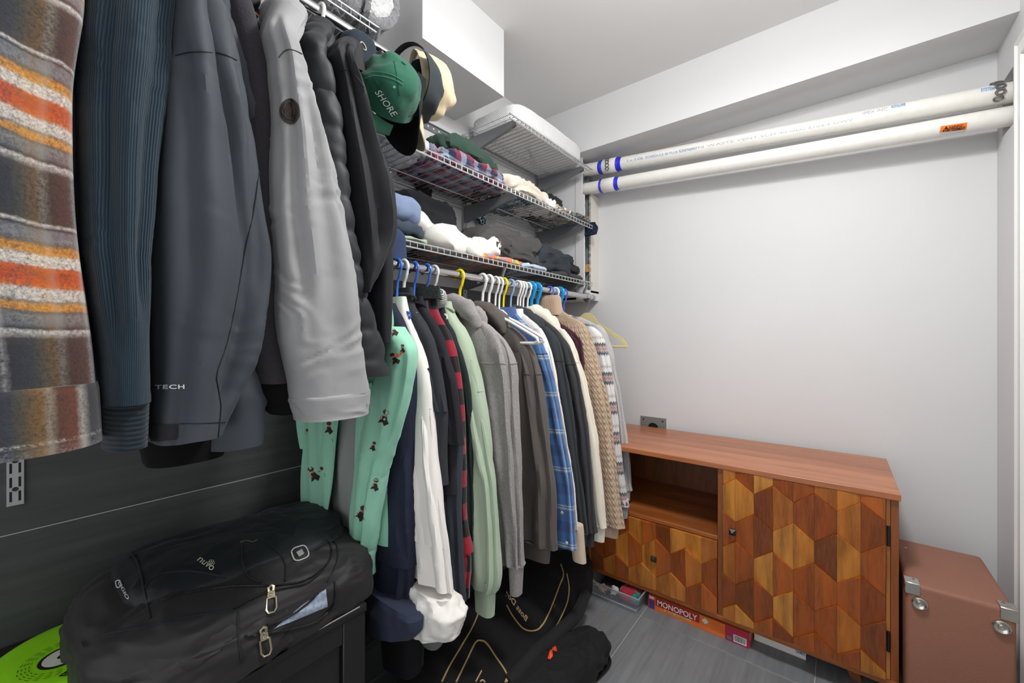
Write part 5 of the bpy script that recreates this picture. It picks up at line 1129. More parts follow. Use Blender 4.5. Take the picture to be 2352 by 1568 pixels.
for pts in ([(855, 172), (870, 200), (893, 232), (918, 262)], [(905, 140), (912, 180), (918, 220)]):
    sm_ = MB(); trace(sm_, pts, gtree, .0006, 6, .001); sm_.n and sm_.build('crown_seam', fabric('1f4f3c', .9), gc)
q = hit(905, 200, gtree, .001)
if q: MB().lathe([(.0015, 0), (.0035, 0), (.0035, .001), (.0015, .0012)], Matrix.Translation(q) @ (-FV).to_track_quat('Z', 'Y').to_matrix().to_4x4(), 12).build('vent_eyelet', fabric('7fb79f', .8), gc)
o_ = PX(934, 185, -1.0)
cap('black cap with the dark underside of its brim showing', o_, l0, -ZV + RV * .0, RV * .45 + FV * .85 + ZV * .05, M_BCAP, fabric('17171a', .95, 700, .2, .1), 1.12, .10, seed=4)
o_ = PX(942, 190, -1.03); o_ = (o_[0], o_[1] + .022, o_[2])
tc_, ttree, _ = cap('cream tan cap hanging outermost on the rod end', o_, l0, -ZV + RV * .05, RV * .9 + FV * .42 + ZV * .12, M_TCAP, M_TCAP, 1.05, .095, seed=5)
o_ = PX(812, 118, -1.07)
nv_ = thing('baseball_cap', 'dark navy cap back with metal eyelet slung over the rod', 'cap', o_, 'caps on the rod end')
nm_ = blob((-1.045, PX(815, 118, -1.05)[1], PX(815, 122, -1.05)[2] - .01), (.05, .048, .055), .75, 6, .005, 18, .004, 20, NU=48, NV=30); nm_.build('crown', fabric('2b333c', .9, 700, .2, .1), nv_)
e_ = [hit(834 + 4 * math.cos(a) + 4.5 * math.sin(a), 106 + 9.5 * math.sin(a), nm_.bvh(), .0015) for a in np.linspace(0, 2 * math.pi, 18, endpoint=False)]
if all(x is not None for x in e_): MB().tube([tuple(x) for x in e_], .0013, 6, True).build('eyelet', plain('d9cdb4', .4), nv_)

# ================================================================== things on the shelves
def on_shelf(name, label, cat, u0, u1, vt, x0, x1, z0, mat, seed,  amp=.012, fr=12, wrk=.010, wfr=20, st=(1, 1, 1), e=.55, layers=0, hmin=.02, sink=0., NU=72, NV=40, h=None, group=None, rot=0, xp=None):
    xp = xp or XF - .02; ya, yb_ = PX(u0, vt, xp)[1], PX(u1, vt, xp)[1]; xm = (x0 + x1) / 2
    hh = h if h is not None else max(hmin, PX((u0 + u1) / 2, vt, xm)[2] - z0)
    c_ = (xm, (ya + yb_) / 2, z0 + hh / 2 + .001)
    m = blob(c_, ((x1 - x0) / 2, abs(yb_ - ya) / 2, hh / 2), e, seed, amp, fr, wrk * 1.45, wfr, st, flat=z0 + .0005 - sink, NU=NU + 24, NV=NV + 12, layers=layers, rot=rot)
    m.build(name, mat, label=label, cat=cat, group=group or 'clothes on the wire shelves'); return m
G_ = 'clothes on the wire shelves'
M_GREYJ = heather('bdbec0', 'd0d1d3'); M_DGREEN = fabric('34493f', .95, 420, .25, .12, .35); M_CRMF = fabric('dcd2c2', .95, 300, .4, .08, .3)
M_PL2 = plaid('red_navy_check', .075, .075, [(0, '1f2a46'), (.33, '7e2038'), (.66, '9aa6b8')], [(0, '262a48'), (.33, '86263c'), (.66, '8f99ac')], .5, .06, jit=.001)
def splotch(name, cols, sc=22):
    t = NT(name); v = t.coord(); n = t.noise(v, sc, 2, .5); vo = t.n('ShaderNodeTexVoronoi'); t.l(v, vo.inputs['Vector']); vo.inputs['Scale'].default_value = sc * 2.2
    f = t.math('FRACT', t.math('ADD', t.math('MULTIPLY', n, 2.2), t.math('MULTIPLY', vo.outputs['Distance'], .7)))
    col = t.ramp(f, [(i / len(cols), c) for i, c in enumerate(cols)], 'CONSTANT'); return t.set(col, .9, 0, .2, .2)
on_shelf('folded_tee', 'grey jersey folded at the left of the middle shelf', 'folded clothes', 872, 1010, 326, -1.43, -1.14, ZM, M_GREYJ, 81, .014, 10, .012, 16, layers=2, h=.085)
fl2 = on_shelf('folded_flannel', 'red and navy checked flannel under the green sweatshirt', 'folded clothes', 1000, 1180, 375, -1.43, -1.13, ZM, M_PL2, 82, .014, 12, .014, 18, layers=2, h=.07)
ya, yb_ = PX(985, 340, -1.2)[1] + .02, PX(1140, 380, -1.2)[1]
blob((-1.28, (ya + yb_) / 2, ZM + .066 + .034), (.14, (yb_ - ya) / 2, .037), .6, 83, .014, 10, .016, 14, (2, .5, 1), NU=96, NV=50, layers=1).build('folded_sweatshirt', M_DGREEN, label='dark green sweatshirt folded on top of the checked flannel', cat='folded clothes', group=G_)
on_shelf('rolled_jacket', 'black rolled jacket behind the cream fleece on the middle shelf', 'folded clothes', 1130, 1200, 382, -1.42, -1.20, ZM, fabric('3a3838', .5, 700, .2), 84, .012, 14, .014, 24, h=.085)
on_shelf('fleece_top', 'cream fleece heaped on the middle shelf edge', 'folded clothes', 1163, 1268, 410, -1.36, -1.115, ZM, M_CRMF, 85, .016, 10, .018, 11, (1, .5, 1.4), e=.65, h=.085)
on_shelf('sports_top', 'small orange and white striped top tucked behind the cream fleece', 'folded clothes', 1166, 1202, 402, -1.38, -1.25, ZM, splotch('orange_white', ['e8e4de', 'dc4a26', '2a2a2c', 'e8e4de'], 14), 86, .008, 14, .01, 24, h=.085)
on_shelf('white_tee', 'white tee lying right of the cream fleece', 'folded clothes', 1238, 1285, 452, -1.34, -1.13, ZM, M_WSH, 87, .01, 12, .012, 18, h=.055)
m = on_shelf('black_shorts', 'black shorts heaped to a peak at the far end of the middle shelf', 'folded clothes', 1262, 1325, 440, -1.40, -1.17, ZM, fabric('2a2b2d', .95), 88, .016, 12, .016, 14, e=.85, h=.13)
on_shelf('printed_shirt_folded', 'white printed shirt lying in front of the black shorts', 'folded clothes', 1275, 1335, 478, -1.30, -1.125, ZM, splotch('white_print', ['e4e2de', 'e4e2de', '5a7f58', 'c9a888', '3a4468', 'e4e2de'], 26), 89, .008, 14, .010, 22, h=.040)
on_shelf('tropical_shirt', 'navy tropical print shirt hanging over the far shelf end', 'folded clothes', 1300, 1364, 505, -1.42, -1.112, ZM, splotch('navy_tropical', ['1c2436', '1c2436', '27324a', '6f8f78', '1c2436', 'b58a78', '1c2436'], 22), 90, .008, 14, .008, 20, h=.038)
loft([(-1.15, 2.150, ZM + .02, .05, .010), (-1.14, 2.158, ZM - .01, .06, .012), (-1.16, 2.153, ZM - .05, .07, .012)], 30, 20, 2.4, .004, seed=91).build('tropical_sleeve', splotch('navy_tropical2', ['1c2436', '1c2436', '27324a', '1c2436'], 22), label='navy sleeve folded down around the end of the middle shelf', cat='folded clothes', group=G_)
on_shelf('patterned_swimsuit', 'navy white and teal patterned cloth at the back of the middle shelf', 'folded clothes', 1195, 1268, 440, -1.43, -1.16, ZM, splotch('navy_white_teal', ['1b2b4a', 'd8dde2', '1b2b4a', '2f7f9a', '1b2b4a', 'e6e8e8'], 20), 92, .008, 14, .012, 20, h=.035)
loft([(XW + .02, 1.51, ZM + .02, .012, .03), (XW + .02, 1.52, ZM - .03, .012, .045), (XW + .02, 1.53, ZM - .075, .012, .02)], 30, 20, 2.2, .004, seed=93).build('swimsuit_tail', splotch('navy_white_teal2', ['1b2b4a', 'd8dde2', '1b2b4a', '2f7f9a'], 30), label='patterned cloth tail drooping behind the middle shelf', cat='folded clothes', group=G_)
loft([(XW + .015, 1.16, ZM + .01, .010, .05), (XW + .015, 1.17, ZM - .03, .010, .035), (XW + .015, 1.18, ZM - .062, .010, .008)], 30, 20, 2.2, .004, seed=94).build('lace_top', fabric('2b2826', 1, 200, .8), label='black lace corner drooping behind the middle shelf on the left', cat='folded clothes', group=G_)
for k in range(3):
    y = 1.60 + .014 * k; MB().tube(catmull([(XW + .02, y, ZM), (XW + .022, y + .004, ZM - .04), (XW + .018, y - .003, ZM - .085 - .01 * k)], 5), .0035, 6, flat=.4).build('drawstring', fabric('cfc6b4', .9), label=('left', 'middle', 'right')[k] + ' one of three cream drawstrings dangling behind the middle shelf', cat='drawstring', group='cream drawstrings')
# lower shelf
on_shelf('black_jeans', 'black jeans folded high at the left back of the lower shelf', 'folded clothes', 900, 1032, 460, -1.43, -1.27, ZLW, fabric('232427', .9, 500, .3), 101, .012, 10, .012, 14, layers=0, h=.255, e=.5, xp=-1.33)
on_shelf('slate_jeans', 'slate blue folded trousers beneath the light blue denim', 'folded clothes', 870, 985, 520, -1.33, -1.13, ZLW + .022, fabric('3c4654', .9, 500, .3), 102, .008, 10, .008, 16, layers=1, h=.05)
ya, yb_ = PX(870, 490, -1.15)[1], PX(983, 530, -1.15)[1]
blob((-1.235, (ya + yb_) / 2, ZLW + .072 + .05), (.10, (yb_ - ya) / 2, .055), .75, 103, .010, 9, .008, 14, NU=72, NV=40).build('denim_shirt', fabric('7c8cab', .9, 500, .3, .12), label='light blue denim shirt heaped on the slate trousers', cat='folded clothes', group=G_)
on_shelf('sage_tee', 'sage green tee folded flat at the left of the lower shelf', 'folded clothes', 905, 992, 545, -1.40, -1.12, ZLW, fabric('a9b4a0', .95), 104, .004, 12, .004, 16, h=.022)
loft([(-1.15, PX(908, 540, -1.10)[1], ZLW + .035, .03, .035), (-1.115, PX(910, 550, -1.10)[1], ZLW + .01, .022, .04), (-1.10, PX(910, 590, -1.10)[1], PX(910, 596, -1.10)[2], .014, .036)], 36, 26, 2.4, .004, seed=105).build('navy_tee', fabric('323f5c', .95, 300, .4), label='navy knit drooping over the front of the lower shelf', cat='folded clothes', group=G_)
W_SW = fabric('e4e0d8', .95, 420, .25, .05, .3)
ws_ = thing('white_sweatshirt', 'white sweatshirt sprawling in soft lobes over the lower shelf', 'folded clothes', (-1.22, 1.1, ZLW), G_)
for (u0, v0, u1, v1, r0, r1, x, sd) in ((952, 500, 1010, 538, .040, .048, -1.24, 1), (1000, 530, 1090, 572, .052, .034, -1.19, 2), (990, 560, 1085, 592, .050, .030, -1.155, 3), (1070, 598, 1105, 590, .026, .022, -1.13, 4), (1010, 540, 1060, 560, .045, .04, -1.28, 5)):
    A, B = Vector(PX(u0, v0, x)), Vector(PX(u1, v1, x)); A.z = max(A.z - r0 * .35, ZLW + r0 * .8); B.z = max(B.z - r1 * .35, ZLW + r1 * .85)
    pts = [A + (B - A) * f + Vector((0, 0, .006 * math.sin(7 * f))) for f in np.linspace(-.12, 1.12, 16)]; rr = [(r0 + (r1 - r0) * f) * math.sqrt(max(.02, 1 - (2 * f - 1) ** 6)) for f in np.linspace(0, 1, 16)]
    mm = MB().tube(pts, rr, 30); V = mm.v[0]; V += (.016 * fbm(V * 10 + sd * 5, 2) + .009 * ridge(V * (8, 9, 16) + sd))[:, None] * np.array((1, .5, 1)); V[:, 2] = np.maximum(V[:, 2], ZLW + .001); mm.build('fold', W_SW, ws_, smooth=70)
loft([(-1.36, 1.275, ZLW + .125, .035, .042), (-1.36, 1.275, ZLW + .115, .04, .048), (-1.36, 1.275, ZLW + .06, .036, .05), (-1.36, 1.27, ZLW + .01, .04, .05)], 36, 24, 2.3, .006, 18, 10, seed=107).build('white_bra', fabric('d9d8d6', .8), label='small white cup shaped garment standing behind the white sweatshirt', cat='folded clothes', group=G_)
on_shelf('white_sweatpants', 'white sweatpants leg crumpled against the charcoal jacket', 'folded clothes', 1092, 1165, 560, -1.34, -1.13, ZLW, W_SW, 108, .016, 9, .016, 9, (1, .5, 1.3), e=.7, h=.10)
on_shelf('charcoal_jacket', 'charcoal jacket heaped in long folds on the lower shelf', 'folded clothes', 1120, 1262, 556, -1.40, -1.12, ZLW + .02, fabric('4b4948', .7, 700, .2, .1), 109, .016, 8, .020, 11, (1, .45, 1.5), e=.62, h=.145)
on_shelf('black_hoodie_heap', 'blue black hoodie heaped beside the charcoal jacket', 'folded clothes', 1232, 1332, 570, -1.42, -1.13, ZLW + .004, fabric('333a40', .95, 420, .25, .1), 110, .018, 8, .020, 11, (1, .5, 1.3), e=.62, h=.15)
on_shelf('black_pouch', 'small black pouch wedged below the blue black hoodie', 'folded clothes', 1288, 1338, 604, -1.30, -1.12, ZLW + .028, fabric('282627', .6), 111, .008, 14, .010, 22, e=.8, h=.05)
on_shelf('dark_trousers', 'dark grey trousers folded flat at the far end of the lower shelf', 'folded clothes', 1268, 1352, 628, -1.42, -1.125, ZLW, fabric('454345', .8), 112, .004, 12, .005, 18, layers=1, h=.032)
on_shelf('patterned_tee', 'blue yellow and orange patterned tee at the front of the lower shelf', 'folded clothes', 1092, 1212, 600, -1.40, -1.118, ZLW, splotch('hawaiian', ['6f9fc6', 'd8c24a', 'e8835a', 'e07f6a', '7fa6c4', 'e6a08c'], 13), 113, .004, 12, .006, 18, h=.028)
on_shelf('light_blue_tee', 'pale blue tee folded at the front beneath the charcoal jacket', 'folded clothes', 1198, 1264, 612, -1.40, -1.118, ZLW, fabric('bccbdb', .9), 114, .004, 12, .006, 18, h=.030)
on_shelf('underside_shorts', 'orange and teal shorts seen through the lower shelf wires', 'folded clothes', 1018, 1096, 590, -1.42, -1.20, ZLW, splotch('orange_teal', ['d8763a', '3a7f86', '6a4a6e', 'd8763a', '8a8f94'], 12), 115, .004, 12, .006, 18, h=.02)
# white foam pillow on the upper shelf
def quilt_mat():
    t = NT('quilted_white'); v = t.coord(scale=(1, 1, 1)); sp_ = t.n('ShaderNodeSeparateXYZ'); t.l(v, sp_.inputs[0])
    y, z = sp_.outputs[1], t.math('ADD', sp_.outputs[2], sp_.outputs[0])
    tri = t.math('ABSOLUTE', t.math('SUBTRACT', t.math('FRACT', t.math('DIVIDE', y, .026)), .5))
    w = t.math('FRACT', t.math('DIVIDE', t.math('ADD', z, t.math('MULTIPLY', tri, .022)), .0085)); h = t.math('ABSOLUTE', t.math('SUBTRACT', w, .5))
    t.bump(h, .55, .006); return t.set(lin('e9e9ea'), .85, 0, .2, .25)
pm = blob((-1.277, 1.757, ZT + .053), (.158, .315, .053), .32, 7, .003, 9, .0015, 14, NU=120, NV=50, flat=ZT + .0015)
pm.build('foam_pillow', quilt_mat(), label='white quilted foam pillow lying on the upper wire shelf', cat='pillow')
# blanket and floral cloth on the high left shelf
def fur(name, a, b):
    t = NT(name); v = t.coord(); n = t.noise(v, 90, 4, .75); n2 = t.noise(v, 26, 3, .7); col = t.mix(t.math('MULTIPLY_ADD', n, 1.6, -.3), lin(a), lin(b)); t.bump(t.math('ADD', n, n2), 1.0, .008); return t.set(col, 1, 0, .5, .1)
M_FUR = fur('grey_fur', '5f5f64', 'a6a6aa'); M_FURW = fur('white_fur', 'c9c9ca', 'f2f2f2')
bk = thing('fuzzy_blanket', 'fuzzy grey blanket with white lining folded on the high left shelf', 'blanket', (-1.24, .4, ZU))
def furblob(c, r, sd, e=.6):
    m = blob(c, r, e, sd, .012, 12, .0, 10, NU=150, NV=80); V = m.v[0]; V += (.006 * pn(V * 85 + sd) + .004 * pn(V * 160))[:, None] * (V - np.asarray(c)) / np.asarray(r); V[:, 2] = np.maximum(V[:, 2], ZU + .001); return m
furblob((-1.235, .30, ZU + .065), (.15, .42, .068), 1).build('grey_fleece', M_FUR, bk, smooth=80)
def roll(pts, r, mat, nm, sd):
    mm = MB().tube(catmull(pts, 8), r, 26); V = mm.v[0]; V += (.005 * pn(V * 85 + sd) + .003 * pn(V * 170))[:, None] * np.array((1, 1, 1.)); mm.build(nm, mat, bk, smooth=80)
for nm, mat, rad, x0_ in (('grey_fleece', M_FUR, .092, -1.2), ('white_lining', M_FURW, .066, -1.2), ('white_lining', M_FURW, .038, -1.2)):
    cz_ = ZU + .105; n_ = 9
    P = [(-1.36 + .0, .70, cz_ + rad), (-1.16, .70, cz_ + rad)]
    pts = [(-1.125 + rad * .0 + .022 * (.1 - rad) / .1, .70 + rad * math.cos(a), cz_ + rad * math.sin(a)) for a in np.linspace(math.pi * .9, -math.pi * .52, 12)]
    for xo in (0, -.05, -.10, -.15): roll([(p[0] + xo, p[1], p[2]) for p in pts], .0185, mat, nm, 3 + xo * 10)
fc_ = blob((-1.352, .56, ZU + .012), (.075, .17, .012), .5, 5, .004, 14, .004, 22, flat=ZU + .001, NU=48, NV=20); fc_.build('floral_cloth', splotch('black_yellow_floral', ['111014', '111014', 'c8861e', 'd9a32c', '111014', '2f4a26'], 11), label='black cloth with yellow flowers at the back of the high left shelf', cat='folded clothes')
# ================================================================== dresser, frisbee, backpack, bags
M_ESP = plain('1b1a1a', .38); DX, DZ, DY = -.95, .52, .59
ds = thing('black_dresser', 'low black wooden dresser under the coats with recessed front panels', 'dresser', (-1.2, 0, 0))
MB().rbox((XL + .012, -.75, DZ - .022), (DX, DY, DZ), .0025, 2).build('top_board', M_ESP, ds)
MB().tube([(DX - .0012, -.74, DZ - .0012), (DX - .0012, DY - .02, DZ - .0012)], .0016, 6).build('worn_lit_edge', plain('8c8a88', .5), ds)  # pale strip: scuffed front edge and the highlight along it, both put into its colour
MB().rbox((XL + .015, -.74, .04), (DX - .03, DY - .004, DZ - .022), .002, 1).build('carcass', plain('151414', .5), ds)
for y0, y1 in ((DY - .062, DY - .002), (-.08, -.02), (-.74, -.68)): MB().rbox((DX - .032, y0, .0), (DX - .004, y1, DZ - .022), .002, 1).build('stile', M_ESP, ds)
for z0, z1 in ((DZ - .075, DZ - .0225), (.05, .10)):
    for y0, y1 in ((-.0195, DY - .0625), (-.679, -.0805)): MB().rbox((DX - .031, y0, z0), (DX - .005, y1, z1), .002, 1).build('frame_rail', M_ESP, ds)
for y0, y1 in ((-.019, DY - .063), (-.678, -.081)): MB().rbox((DX - .029, y0, .101), (DX - .016, y1, DZ - .076), .002, 1).build('front_panel', M_ESP, ds)
# frisbee
fr_ = thing('frisbee', 'lime green flying disc lying under the backpack on the dresser', 'flying disc', (-1.278, .10, DZ))
MF = Matrix.Translation((-1.278, .10, DZ + .001))
MB().lathe([(.0001, .022), (.07, .024), (.11, .023), (.126, .019), (.134, .008), (.133, .001), (.128, .001), (.126, .012), (.10, .018), (.0001, .018)], MF, 64).build('disc', plain('8fdc14', .4), fr_)
def annul(r0, r1, z, mat, nm, n=64, a0=0, a1=2 * math.pi, cx=0., cy=0.):
    V = []; 
    for k in range(n + 1):
        a = a0 + (a1 - a0) * k / n
        for r in (r0, r1): V.append(tuple(MF @ Vector((cx + r * math.cos(a), cy + r * math.sin(a), z))))
    MB().add(V, [(2 * k, 2 * k + 1, 2 * k + 3, 2 * k + 2) for k in range(n)]).build(nm, mat, fr_, smooth=0)
_q = PZ(146, 1506, DZ + .026); kx, ky = _q[0] + 1.278, _q[1] - .10
annul(.0001, .008, .0262, M_BLACK, 'printed_dot', 24, cx=kx, cy=ky); annul(.009, .030, .0258, plain('cfd4c6', .5), 'printed_disc', 48, cx=kx, cy=ky); annul(.030, .036, .0256, M_BLACK, 'printed_ring', cx=kx, cy=ky)
for r in (.046, .051, .056, .061):
    for k in range(24): annul(r, r + .0010, .0256, M_BLACK, 'printed_dash', 3, k * .262, k * .262 + .15, cx=kx, cy=ky)
text_at('EX', Vector(PZ(133, 1553, DZ + .0272)), Vector((.62, .78, 0)), Vector((-.78, .62, 0)), .034, .014, M_BLACK, fr_, bold=.03, shear=.3)
# backpack lying on its back
M_BP = nylon('backpack_black', '262425', .6); M_BPN = nylon('backpack_navy', '141a1f', .6); M_ZIP = plain('0d0d0e', .45); M_PULL = plain('d2c7ab', .3, 1); M_SILV = plain('b4b6b4', .45)
bpk = thing('backpack', 'black backpack lying on the dresser with open zip and metal pulls', 'backpack', (-1.18, .37, DZ))
bc0 = np.array((-1.170, .372, DZ + .042)); br = np.array((.226, .292, .112))
def bp_mesh(c, r, e, seed, amp, w, NU=150, NV=80, tilt=True):
    m = blob(c, r, e, seed, amp, 9, w, 13, (1, .7, 1.6), NU=NU, NV=NV); V = m.v[0]
    y = (V[:, 1] - bc0[1]) / br[1]; x = (V[:, 0] - bc0[0]) / br[0]; z = (V[:, 2] - DZ) / .196
    V[:, 0] += .02 * y * 0; V[:, 2] += np.clip(z, 0, 1) * (-.014 * y - .026 * x * (x > 0))
    V[:, 2] = np.maximum(V[:, 2], DZ + .001); m.v[0] = V; return m
bm0 = bp_mesh(bc0, br, .5, 3, .009, .010); bo = bm0.build('main_compartment', M_BP, bpk); 
pm0 = bp_mesh(bc0 + (-.04, .02, .096), np.array((.155, .24, .038)), .55, 4, .005, .005); po = pm0.build('front_panel', M_BPN, bpk)
pm1 = bp_mesh(bc0 + (.085, -.09, -.015), np.array((.152, .17, .108)), .62, 5, .008, .012); pm1.build('side_pocket', M_BP, bpk)
pm2 = bp_mesh(bc0 + (-.05, .165, .118), np.array((.12, .09, .025)), .6, 6, .005, .004); pm2.build('top_pocket', M_BPN, bpk)
allb = MB()
for q in (bm0, pm0, pm1, pm2): allb.add(q.V(), q.f)
bt = allb.bvh()
def zipper(pts, nm, r=.0026, par=bpk):
    m = MB(); trace(m, pts, bt, r, 6, .002); o = m.build(nm, M_ZIP, par)
    t_ = MB(); q = catmull([(a, b, 0) for a, b in pts], 14)
    for i in range(0, len(q), 1):
        h = hit(q[i][0], q[i][1], bt, .0045)
        if h: t_.box((h.x - .0011, h.y - .0011, h.z - .0008), (h.x + .0011, h.y + .0011, h.z + .0008))
    if t_.n: t_.build('teeth', plain('3a3938', .4, .5), o, smooth=0)
    return o
zipper([(370, 1378), (450, 1358), (540, 1346), (630, 1344), (700, 1332), (745, 1302), (762, 1268), (752, 1235)], 'zipper')
zipper([(538, 1398), (575, 1378), (612, 1362), (650, 1352), (705, 1338), (742, 1310)], 'zipper')
zipper([(562, 1462), (600, 1456), (660, 1446), (720, 1430), (757, 1400), (770, 1372), (768, 1335)], 'zipper')
zipper([(612, 1436), (650, 1422), (690, 1398), (730, 1362)], 'zipper')
lining = patch_px('open_lining', [(628, 1444), (700, 1384), (748, 1352), (752, 1392)], bt, plaid('blue_lining', .05, .05, [(0, '8f9db4'), (.4, '5d6b84'), (.6, 'c2cddd')], [(0, '7d8aa2'), (.5, 'b6c2d4'), (.8, '5a6780')], .5, .08, jit=.001), bpk, 14, .0016)
def pull(u, v, u2, v2, par):
    A, B = hit(u, v, bt, .006), hit(u2, v2, bt, .006)
    if A is None or B is None: return
    d = (B - A); L_ = d.length; d.normalize(); nrm = (Vector((0, 0, H)) - A).normalized(); s = d.cross(nrm).normalized()
    nrm = s.cross(d); w = .0085
    P = lambda a, b: A + d * (a * L_) + s * b
    m = MB(); m.tube([P(.40, -w * .55), P(.42, -w), P(.86, -w * 1.1), P(1, -w * .6), P(1, w * .6), P(.86, w * 1.1), P(.42, w), P(.40, w * .55)], .0022, 8, True)
    m.prism([(.14, -w * .75), (.44, -w * .9), (.44, w * .9), (.14, w * .75)], lambda a, b: tuple(P(a, b) + nrm * .0015), lambda a, b: tuple(P(a, b) - nrm * .0015))
    m.tube([P(.16, -w * .5) + nrm * .002, P(.0, -w * .6) + nrm * .004, P(-.06, 0) + nrm * .005, P(.0, w * .6) + nrm * .004, P(.16, w * .5) + nrm * .002], .003, 8)
    m.build('zip_pull', M_PULL, par)
    rr = [P(.29 + .055 * math.cos(a), .004 * math.sin(a)) + nrm * .002 for a in np.linspace(0, 2 * math.pi, 12, endpoint=False)]
    MB().tube(rr, .0006, 5, True).build('pull_emblem', plain('8a8068', .4, 1), par)
pull(622, 1352, 620, 1408, bpk); pull(602, 1441, 610, 1502, bpk)
# logos
def rr_px(cx_, cy_, w, h, rot, n=32):
    out = []
    for k in range(n):
        a = 2 * math.pi * k / n; x = sp(np.cos(a), .55) * w; y = sp(np.sin(a), .55) * h
        out.append((cx_ + x * math.cos(rot) - y * math.sin(rot), cy_ + x * math.sin(rot) + y * math.cos(rot)))
    return out
m = MB(); trace(m, rr_px(689, 1271, 18, 15, -.35), bt, .0016, 2, .0022, True); m.build('emblem_ring', M_SILV, bpk)
q = [hit(u, v, bt, .0025) for u, v in ((680, 1269), (692, 1262), (699, 1272), (687, 1280))]
if all(q): MB().add([tuple(x) for x in q], [(0, 1, 2, 3)]).build('emblem_square', plain('8d918f', .5), bpk, smooth=0)
m = MB(); trace(m, rr_px(274, 1341, 4.5, 8, -.25), bt, .0012, 2, .0022, True); m.build('logo_ring', M_SILV, bpk)
text_px('OGIO', (272, 1338), (294, 1376), (6, -3), bt, M_SILV, bpk, 'logo', off=.0025, bold=.02)
text_px('nuvo', (452, 1289), (486, 1313), (7, -9), bt, plain('d6d2c2', .6), bpk, 'embroidery', off=.0025, shear=.2)
for a in range(6):
    m = MB(); trace(m, [(485 + 5 * math.cos(a * 1.047) + 2.6 * math.cos(b), 1294 + 4.5 * math.sin(a * 1.047) + 2.6 * math.sin(b)) for b in np.linspace(0, 6.28, 8, endpoint=False)], bt, .0004, 2, .0022, True, 5); m.build('embroidery', plain('d6d2c2', .6), bpk)
for pts in ([(330, 1352), (360, 1322), (420, 1312), (470, 1316), (520, 1326)], [(556, 1252), (556, 1290), (572, 1325), (600, 1338)], [(612, 1248), (640, 1268), (655, 1300), (655, 1335)], [(300, 1270), (318, 1300), (330, 1350), (345, 1420)], [(760, 1225), (775, 1262), (770, 1300), (752, 1335)], [(240, 1455), (330, 1440), (420, 1418), (535, 1402)], [(548, 1402), (548, 1460), (556, 1520)]):
    m = MB(); trace(m, pts, bt, .0022, 6, .001); m.build('piping', M_BPN, bpk)
m = MB(); trace(m, [(552, 1247), (566, 1243), (580, 1246), (590, 1242)], bt, .0016, 4, .003); m.build('buckle', M_PULL, bpk)
# guitar bag
M_GIG = fabric('1a191b', .9, 500, .35, .12, .2); M_GOLD = fabric('b59a62', .7, 500, .2); 
gb = thing('guitar_bag', 'black padded guitar bag with gold piping lying on the floor', 'guitar bag', (-1.02, 1.25, 0))
OUT = [(-1.02, .72), (-1.14, .92), (-1.225, 1.12), (-1.235, 1.33), (-1.20, 1.52), (-1.12, 1.72), (-1.0, 1.80), (-.905, 1.74), (-.875, 1.58), (-.855, 1.40), (-.825, 1.20), (-.81, 1.0), (-.80, .80), (-.84, .70)]
op = catmull([(a, b, 0) for a, b in OUT], 8, True); n = len(op); cxg, cyg = -1.02, 1.25
rows = []
for f, z in ((.93, .002), (1.0, .02), (1.015, .06), (1.0, .10), (.96, .118), (.86, .126), (.6, .130), (.25, .132)):
    rows += [(cxg + (a - cxg) * f, cyg + (b - cyg) * f, z + .03 * max(0, (b - 1.2)) * (z > .05) * 2) for a, b, _ in op]
gm = MB(); V = np.array(rows); V[:, 2] += .006 * fbm(V * (9, 9, 9), 2) * (V[:, 2] > .05); gm.add(V, grid_faces(8, n) + [tuple(range(n))[::-1], tuple(7 * n + k for k in range(n))])
gm.build('padded_shell', M_GIG, gb); gt = gm.bvh()
for pts in ([(1098, 1345), (1102, 1390), (1090, 1430), (1065, 1475), (1035, 1525), (1015, 1566)], [(1048, 1566), (1075, 1510), (1092, 1476), (1104, 1471), (1118, 1478), (1140, 1510), (1160, 1540), (1164, 1554), (1160, 1567)], [(1164, 1390), (1178, 1415), (1200, 1442), (1222, 1449), (1242, 1440), (1262, 1405), (1285, 1345), (1294, 1320), (1288, 1296)], [(1302, 1318), (1307, 1352), (1300, 1390), (1275, 1440), (1245, 1480)], [(1163, 1566), (1180, 1540), (1202, 1520)]):
    m = MB(); trace(m, pts, gt, .0028, 6, .001); m.n and m.build('piping', M_GOLD, gb)
text_px('Boss Dog', (1208, 1428), (1158, 1361), (8, -6), gt, plain('c9aa84', .6), gb, 'embroidery', shear=.35, off=.002, bold=.02)
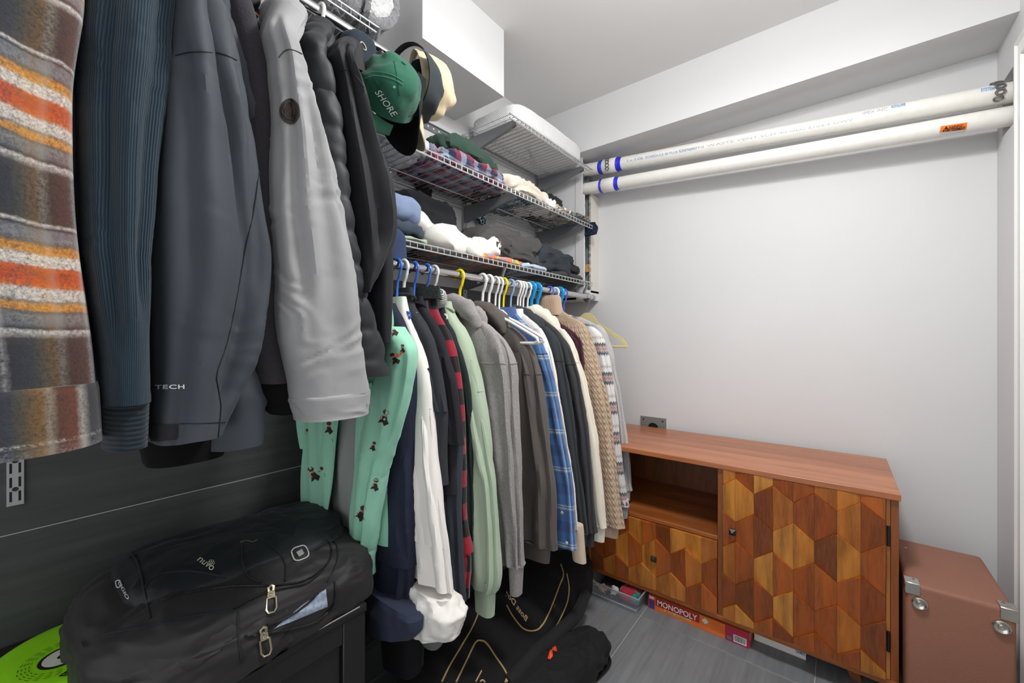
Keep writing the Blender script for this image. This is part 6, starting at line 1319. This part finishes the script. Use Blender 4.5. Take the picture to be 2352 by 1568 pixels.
for pts in ([(1093, 1566), (1106, 1541)], [(1103, 1566), (1108, 1560), (1114, 1567)]):
    m = MB(); trace(m, [pts[0], ((pts[0][0] + pts[-1][0]) / 2, (pts[0][1] + pts[-1][1]) / 2 - (4 if len(pts) > 2 else 0)), pts[-1]], gt, .0022, 6, .002); m.n and m.build('embroidery', plain('c9aa84', .6), gb)
for u, v in ((1240, 1432), (1272, 1390)):
    q = hit(u, v, gt, .004)
    if q: MB().tube([q + Vector((0, 0, .004)), q + Vector((.008, -.006, .002)), q + Vector((.012, -.016, 0))], .0022, 6).build('zip_pull', M_PULL, gb)
# soft black sack with strap in front of it
sk = thing('black_sack', 'soft black duffel bag with strap loop beside the guitar bag', 'duffel bag', (-.76, 1.25, 0))
sm0 = blob((-.765, 1.20, .055), (.095, .24, .055), .7, 8, .014, 9, .014, 14, flat=.001, NU=80, NV=44, rot=-.25); sm0.build('sack', fabric('1c1c1e', .8, 500, .3), sk)
stt = sm0.bvh()
MB().tube(catmull([(-.72, 1.44, .02), (-.66, 1.40, .012), (-.665, 1.30, .010), (-.69, 1.18, .012), (-.70, 1.08, .03)], 8), .009, 8, flat=.4).build('strap', fabric('121213', .8), sk)
MB().tube(catmull([PZ(u, v, .11) for u, v in ((1345, 1365), (1325, 1410), (1285, 1450), (1235, 1495), (1190, 1545), (1165, 1568))], 6), .022, 12).build('padded_edge', fabric('232324', .85), sk)
for poly in ([(1256, 1513), (1262, 1496), (1270, 1490), (1268, 1506), (1262, 1514)], [(1268, 1490), (1276, 1484), (1279, 1497), (1273, 1498)]):
    q = [hit(u, v, stt, .004) for u, v in poly]
    if not all(x is not None for x in q): q = [Vector(PZ(u, v, .11)) for u, v in poly]
    MB().add([tuple(x) for x in q], [tuple(range(len(q)))]).build('orange_tag', plain('f04a1e', .5), sk, smooth=0)
q = hit(1277, 1437, gt, .003)
if q: MB().rbox((q.x - .005, q.y - .008, q.z - .002), (q.x + .005, q.y + .008, q.z + .003), .001, 1).build('green_tag', plain('1f7a3a', .6), gb)
